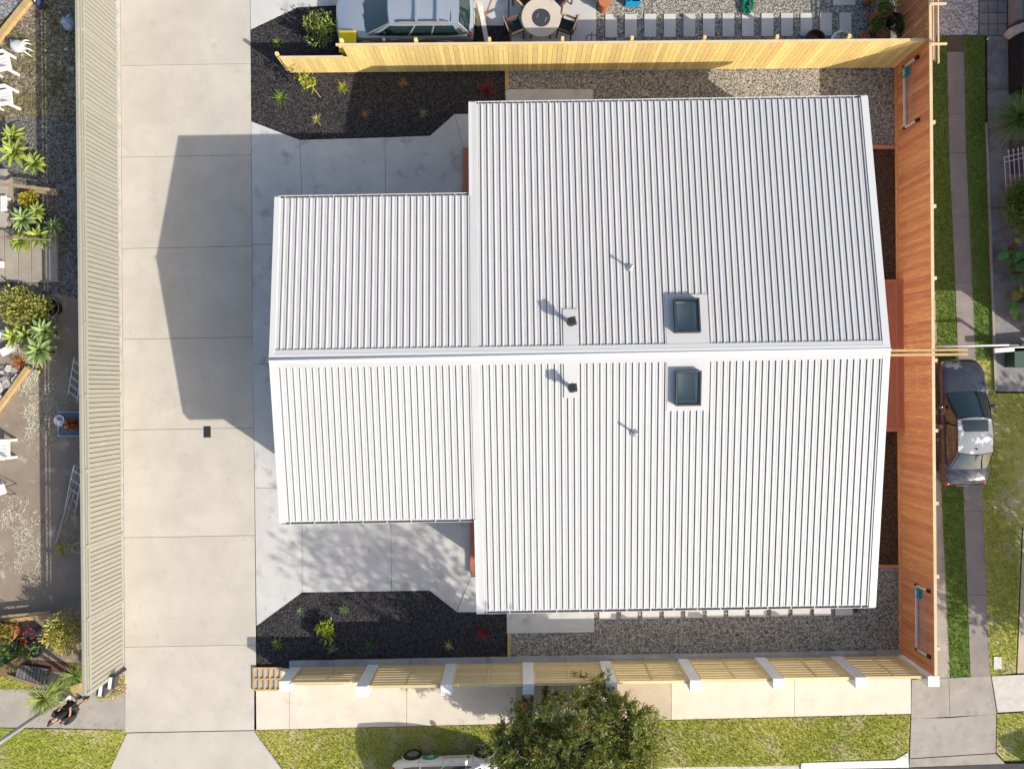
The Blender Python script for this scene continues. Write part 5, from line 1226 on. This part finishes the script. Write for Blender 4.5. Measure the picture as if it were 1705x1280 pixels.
# --- lower left garden
beam('timber_plank','upper of two planks crossing the lower left garden',(-40,1030),(86,1018),.09,.10,m_oldw,za=.3,zb=.3,group='planks over the lower left garden'); beam('timber_plank','lower of two planks crossing the lower left garden',(-40,1040),(94,1023),.14,.10,m_edge,za=.2,zb=.2,group='planks over the lower left garden')
pot('terracotta rimmed pot with moss in the lower left garden',14,1053,.3,.5,m_terra,leafmat('moss leaf',(.20,.22,.03)),n=260)
pot('black pot with red flowers in the lower left garden',54,1056,.24,.45,m_bpot,m_redfl,n=40)
pot('dark open pot left of the round blue black pot',20,1075,.22,.45,m_bpot,m_potleaf,n=60)
pot('round blue black pot lowest in the lower left garden',60,1079,.27,.5,m_bpot,m_potleaf,n=90)
pot('black pot cut by the left edge in the lower left garden',-4,1043,.22,.45,m_bpot,None)
shrub('low_greenery','low green plants behind the lower left pots',12,1095,.45,.3,m_potleaf,500,(.1,.03),8,seed=22); shrub('low_greenery','sprawling green plant between the lower left pots',36,1078,.4,.35,m_hedge,380,(.12,.03),7,seed=23)
structsheet('brick_strip',[(36,1098),(135,1105),(135,1122),(52,1116)],-.02,mat('red brown paving',(.17,.075,.05),(.13,.06,.04),sc=6,rough=.9,bump=.3),.03)
beam('sleeper','brown sleeper crossing diagonally to the street in the lower left garden',(-30,1136),(44,1092),.26,.2,mat('brown sleeper',(.22,.13,.06),(.16,.09,.045),sc=5,rough=.85),za=.2,zb=.2)
pal=thing('pallet','grey weathered pallet lying in the lower left garden','pallet',tuple(W(55,1121)),R(-10))
m_pal=mat('grey weathered slat',(.17,.155,.15),(.12,.11,.105),sc=4,rough=.9,rnd=.2)
for k in range(9): board('slat',m_pal,pal,-.55+k*.125,-.55+k*.125+.095,-.3,.3,.07,.09)
for yy in (-.28,0,.24): board('bearer',m_pal,pal,-.56,.57,yy,yy+.05,0,.068)
beam('timber_edging','grey timber edging between pallet and street lawn',(14,1124),(70,1142),.12,.12,m_oldw)
vg4=[(-200,1118),(30,1126),(62,1141),(55,1150),(-200,1140)]
structsheet('garden_lawn',vg4,-.015,m_grass,.03); gg=blades('garden_grass',[PW(vg4)],900,.06,m_blade,-.015); tag(gg,'strip of lawn beside the sleeper in the lower left garden','grass')
o=MB().bar(W(112,1150,.1),W(138,1142,.1),.3,.1).build('timber_step',m_edge); tag(o,'pale timber block at the foot of the yucca by the fence end','timber')
# grass at fence end
vg5=[(160,1160),(196,1128),(208,1122),(210,1150),(196,1160),(170,1166)]
structsheet('grass_corner',vg5,-.01,m_grass,.03); gg=blades('corner_grass',[PW(vg5)],1200,.09,m_bladeD,-.01); tag(gg,'rough dry grass in the corner at the end of the cream fence','grass')
# letterboxes
for lab,px,py,r_ in (('steel letterbox nearer the driveway at the fence end',184,1136,.0),('steel letterbox nearer the footpath at the fence end',168,1148,.0)):
    p=W(px,py,.9); t=thing('letterbox',lab,'letterbox',(p.x,p.y,0),R(-8),'letterboxes at the cream fence end')
    MB().bar((0,.1,0),(0,.1,.7),.06,.06).build('post',m_dark,t); MB().box(-.14,.14,-.2,.2,.68,.92).build('box_body',m_dark,t)
    MB().obox((0,0,.935),(.10,.40,.02),0,0,R(6)).build('lid',m_wpl,t); MB().box(-.12,.12,-.215,-.202,.76,.80).build('slot',m_alu,t)
# lamp post
p=W(112,1158); t=thing('lamp_post','tall galvanised street lamp post rising out of frame at lower left','lamp post',(p.x,p.y,0))
MB().lathe([(.16,0),(.16,.03),(.11,.05),(.105,.9),(.085,.95),(.06,8.2)],20).build('pole',m_metal,t,smooth=True)
MB().tube([(0,0,8.1),(-.2,-.3,8.5),(-.9,-1.2,8.7)],[.05,.045,.04],10).build('arm',m_metal,t,smooth=True); MB().obox((-1.1,-1.45,8.68),(.25,.6,.1),R(-37)).build('lamp_head',m_dark,t)
# right side objects
p=W(1550,577,1.05); q=W(1697,574,1.05); t=thing('barrier_pole','white barrier pole across the neighbour\'s drive at the stained fence','barrier',tuple(p))
MB().tube([(0,0,0),(q-p)],.035,10).build('pole',mat('white pole paint',(.62,.60,.62),rough=.4),t,smooth=True); MB().tube([(q-p)-Vector((.35,0,0)),(q-p)+Vector((.1,0,0))],.045,8).build('sleeve',m_dark,t); MB().bar((q-p)+Vector((.05,0,-1.05)),(q-p)+Vector((.05,0,.1)),.08,.08).build('post',m_dark,t)
beam('timber_gate_rail','pale flaking timber rail beside the end of the barrier pole',(1655,584),(1760,576),.16,.08,m_wkerb,za=.5,zb=.5,cat='rail')
t=thing('green_box','dark green box at the right edge below the barrier rail','box',tuple(W(1712,596,.4).to_2d())+(0,)); MB().box(-.55,.6,-.32,.32,0,.5).build('box_body',mat('dark green paint',(.03,.07,.05),rough=.5),t); MB().box(-.58,.63,-.35,.35,.5,.54).build('lid',mat('dark green lid',(.05,.09,.07),rough=.5),t)
o=MB().bar(W(1640,572,.4),W(1660,720,.4),.02,.02)
# white gate
q0=W(1669,318,.05); t=thing('iron_gate','white iron gate with spear tops standing ajar at the right edge','gate',(q0.x,q0.y,.25),R(12)); t.rotation_euler=(R(-78),0,R(12))
m_wi=paint('white ironwork',(.62,.60,.60),.45)
for k in range(8):
    x=k*.17; MB().tube([(x,0,.05),(x,0,1.25 if k else 1.12)],.014,6).build('gate_bar',m_wi,t)
    if k: MB().lathe([(.014,1.25),(.04,1.28),(.0,1.36)],6,(x,0,0)).build('spear_top',m_wi,t)
for z in (.12,.95,1.12): MB().bar((0,0,z),(1.3,0,z),.03,.03).build('gate_rail',m_wi,t)
# lattice panel behind gate (lying)
q0=W(1690,262); t=thing('lattice_mat','grey lattice mat on the ground behind the white gate','mat',(q0.x,q0.y,0))
for k in range(9): board('slat',m_pal,t,-.2+k*.09,-.15+k*.09,-.6,.6,.012,.03)
for k in range(10): board('cross_slat',m_pal,t,-.22,.62,-.58+k*.125,-.53+k*.125,0,.011)
# dark cabinet + log top right
t=thing('dark_frame','dark steel frame at the right edge beside the path','frame',tuple(W(1712,95,.5).to_2d())+(0,))
for x in (-.35,.0,.3): MB().box(x,x+.06,-1.1,1.1,.0,.7).build('upright_panel',m_black,t)
for y in (-1.1,-.2,1.04): MB().box(-.36,.4,y,y+.06,.70,.76).build('cross_rail',m_dark,t)
o=MB().tube([W(1676,62,.7),W(1684,54,.75),W(1697,48,.8),W(1730,36,.8)],[.13,.17,.15,.16],14).build('pale_log',mat('bleached log',(.50,.42,.34),(.40,.33,.26),sc=6,rough=.9),None,smooth=True); tag(o,'bleached log end poking in at the top right edge','log')
for k,(x0,x1) in enumerate(((1679,1689),(1695,1712))):
    o=MB().prism(PW([(x0,-30),(x1,-30),(x1,44),(x0,44)]),-.03,.45).build('garden_wall',m_path3); tag(o,['narrow grey wall at the top right beside the pavers','second grey wall at the top right edge'][k],'wall')
o=MB().obox((W(1644,66).x,W(1644,66).y,.03),(.12,.08,.08),.3).build('white_rag',m_wpl,None,smooth=True,sub=2); tag(o,'small white rag on the path corner at top right','rag')
# cover plate in the lower right lawn, added unseen shadow caster beyond the corner
p=W(1661,1103); t=thing('meter_cover','white meter cover plate in the lower right lawn','cover',(p.x,p.y,0)); board('plate',m_wkerb,t,-.14,.14,-.22,.22,-.02,.012); board('lifting_slot',m_dark,t,-.03,.03,.1,.12,.0125,.014)
p=W(1775,1285); t=thing('shadow_caster','unseen round topped cabinet added beyond the lower right corner to cast shade','cabinet',(p.x,p.y,0),R(20))
MB().box(-.5,.5,-.25,.25,0,1.3).build('cabinet_body',mat('cabinet green',(.10,.16,.10),rough=.5),t); MB().loft([[(-.5+.0*k,.27*math.cos(a),1.3+.18*math.sin(a)) for a in [math.pi*j/10 for j in range(11)]] if k==0 else [(.5,.27*math.cos(a),1.3+.18*math.sin(a)) for a in [math.pi*j/10 for j in range(11)]] for k in range(2)],False,False).build('cabinet_top',m_dark,t)

# ================================================================== the person on the footpath
def person():
    p=W(138,1164); t=thing('person','person in black clothes with bare legs and a dark bag on the footpath','person',(p.x,p.y,0),R(-40))
    skin=mat('skin',(.48,.27,.17),(.44,.24,.15),sc=6,rough=.55)
    J={'pel':((0,0,.95),.13),'sp':((0,.01,1.15),.11),'ch':((0,0,1.33),.125),'nk':((0,.01,1.47),.05),'hd0':((0,.02,1.55),.055)}
    for s,n in ((-1,'l'),(1,'r')):
        J['hip'+n]=((s*.09,0,.90),.085); J['kn'+n]=((s*.10,.05 if s>0 else -.03,.50),.055); J['an'+n]=((s*.10,.06 if s>0 else -.12,.09),.036); J['ft'+n]=((s*.11,.19 if s>0 else .01,.04),.035)
        J['sh'+n]=((s*.17,0,1.38),.055); J['el'+n]=((s*.25,-.02 if s<0 else .06,1.10),.04); J['wr'+n]=((s*.22,.16,.98) if s<0 else (s*.14,.24,1.08),.028); J['hn'+n]=((s*.20,.22,.97) if s<0 else (s*.08,.28,1.10),.03)
    E_=[('pel','sp'),('sp','ch'),('ch','nk'),('nk','hd0')]
    for n in 'lr': E_+=[('pel','hip'+n),('hip'+n,'kn'+n),('kn'+n,'an'+n),('an'+n,'ft'+n),('ch','sh'+n),('sh'+n,'el'+n),('el'+n,'wr'+n),('wr'+n,'hn'+n)]
    # fingers
    for n,s in (('l',-1),('r',1)):
        b=Vector(J['hn'+n][0])
        for k in range(5):
            a=b+Vector((s*(-.03+.015*k),.03,-.005)); c=a+Vector((0,.035+.006*(2-abs(k-2)),-.02)); J['f%s%d'%(n,k)]=(tuple(a),.010); J['g%s%d'%(n,k)]=(tuple(c),.008); E_+=[('hn'+n,'f%s%d'%(n,k)),('f%s%d'%(n,k),'g%s%d'%(n,k))]
    ks=list(J); me=bpy.data.meshes.new('body'); me.from_pydata([J[k][0] for k in ks],[(ks.index(a),ks.index(b)) for a,b in E_],[])
    o=mobj('body',me,skin,t); sm=o.modifiers.new('skin','SKIN'); sv=me.skin_vertices[0].data
    for i,k in enumerate(ks): sv[i].radius=(J[k][1],J[k][1]*(.8 if k in('pel','sp','ch') else 1)); 
    sv[0].use_root=True; s2=o.modifiers.new('sub','SUBSURF'); s2.levels=2; s2.render_levels=2
    hd=MB(); rings=[]
    for k in range(13):
        a=-math.pi/2+math.pi*k/12; z=1.645+.125*math.sin(a); r=math.cos(a)
        rings.append([(.078*r*math.cos(b)*(1 if z>1.62 else .92),.02+.10*r*math.sin(b)+(.012 if (z<1.6 and math.sin(b)>0) else 0),z) for b in [2*math.pi*j/18 for j in range(18)]])
    hd.loft(rings); hd.lathe([(.018,-.02),(.016,.0),(.006,.03)],8,(0,.125,1.635)); 
    for s in (-1,1): hd.lathe([(.012,-.03),(.02,0),(.012,.03)],8,(s*.08,.01,1.64))
    hd.build('head',skin,t,smooth=True,fixn=True)
    for s in (-1,1): MB().lathe([(0,-.008),(.012,0),(0,.008)],8,(s*.032,.112,1.665)).build('eye',m_black,t)
    MB().obox((0,.116,1.595),(.045,.012,.012)).build('mouth',mat('lips',(.35,.10,.09)),t)
    hair=mat('dark brown hair',(.05,.03,.02),(.08,.05,.03),sc=20,rough=.5); hb_=MB(); rings=[]
    for k in range(10):
        a=-.5+(math.pi/2+.5)*k/9; z=1.655+.138*math.sin(a); r=math.cos(a)
        rings.append([(.09*r*math.cos(b),.0+.112*r*math.sin(b)*(1.0 if math.sin(b)<0 else (.75 if z<1.72 else .95)),z) for b in [2*math.pi*j/18 for j in range(18)]])
    hb_.loft(rings); hb_.build('hair',hair,t,smooth=True,fixn=True); MB().lathe([(0,-.05),(.045,-.03),(.05,0),(.04,.035),(0,.05)],12,(0,-.13,1.68)).build('hair_bun',hair,t,smooth=True)
    cl=mat('black cloth',(.022,.02,.024),(.035,.032,.036),sc=8,rough=.85,bump=.3,bsc=30); sk_=mat('charcoal pleated cloth',(.05,.047,.05),(.03,.028,.03),sc=9,rough=.85)
    tp=MB(); tp.loft([[(wx_*math.cos(b),dy*math.sin(b)+.005,z) for b in [2*math.pi*j/20 for j in range(20)]] for z,wx_,dy in ((.98,.165,.13),(1.1,.155,.125),(1.25,.17,.135),(1.36,.175,.12),(1.42,.12,.09),(1.45,.075,.07))]).build('top',cl,t,smooth=True,fixn=True)
    sk=MB(); sk.loft([[(wx_*(1+pl_*math.cos(b*12))*math.cos(b),wx_*.8*(1+pl_*math.cos(b*12))*math.sin(b),z) for b in [2*math.pi*j/48 for j in range(48)]] for z,wx_,pl_ in ((1.03,.165,0),(.95,.20,.02),(.80,.25,.05),(.62,.30,.08))],True,False).build('skirt',sk_,t,smooth=True,fixn=True)
    for s in (-1,1):
        sl_=MB(); e=Vector(J['el'+('l' if s<0 else 'r')][0]); h=Vector(J['sh'+('l' if s<0 else 'r')][0]); sl_.tube([h+Vector((-s*.03,0,.01)),h.lerp(e,.4),h.lerp(e,.75)],[.075,.07,.066],12,False).build('sleeve',cl,t,smooth=True)
        a=Vector(J['an'+('l' if s<0 else 'r')][0]); f=Vector(J['ft'+('l' if s<0 else 'r')][0]); MB().tube([a+Vector((0,-.05,-.05)),a+Vector((0,.0,-.04)),f+Vector((0,0,-.0)),f+Vector((0,.07,-.01))],[.035,.045,.043,.025],10).build('shoe',m_black,t,smooth=True)
    t['category']='person'
    bg_=thing('shoulder_bag','large black bag held at the side of the person on the footpath','bag',(p.x,p.y,0),R(-40))
    b_=MB(); b_.loft([[(.30+dx*math.cos(b),-.05+dy*math.sin(b),z) for b in [2*math.pi*j/16 for j in range(16)]] for z,dx,dy in ((.80,.06,.14),(.85,.10,.2),(1.0,.11,.22),(1.12,.08,.19),(1.14,.03,.15))]).build('bag_body',cl,bg_,smooth=True,fixn=True)
    MB().tube([(.30,-.18,1.1),(.20,-.08,1.38),(.19,.04,1.40),(.30,.1,1.1)],.014,6).build('strap',m_black,bg_)
person()
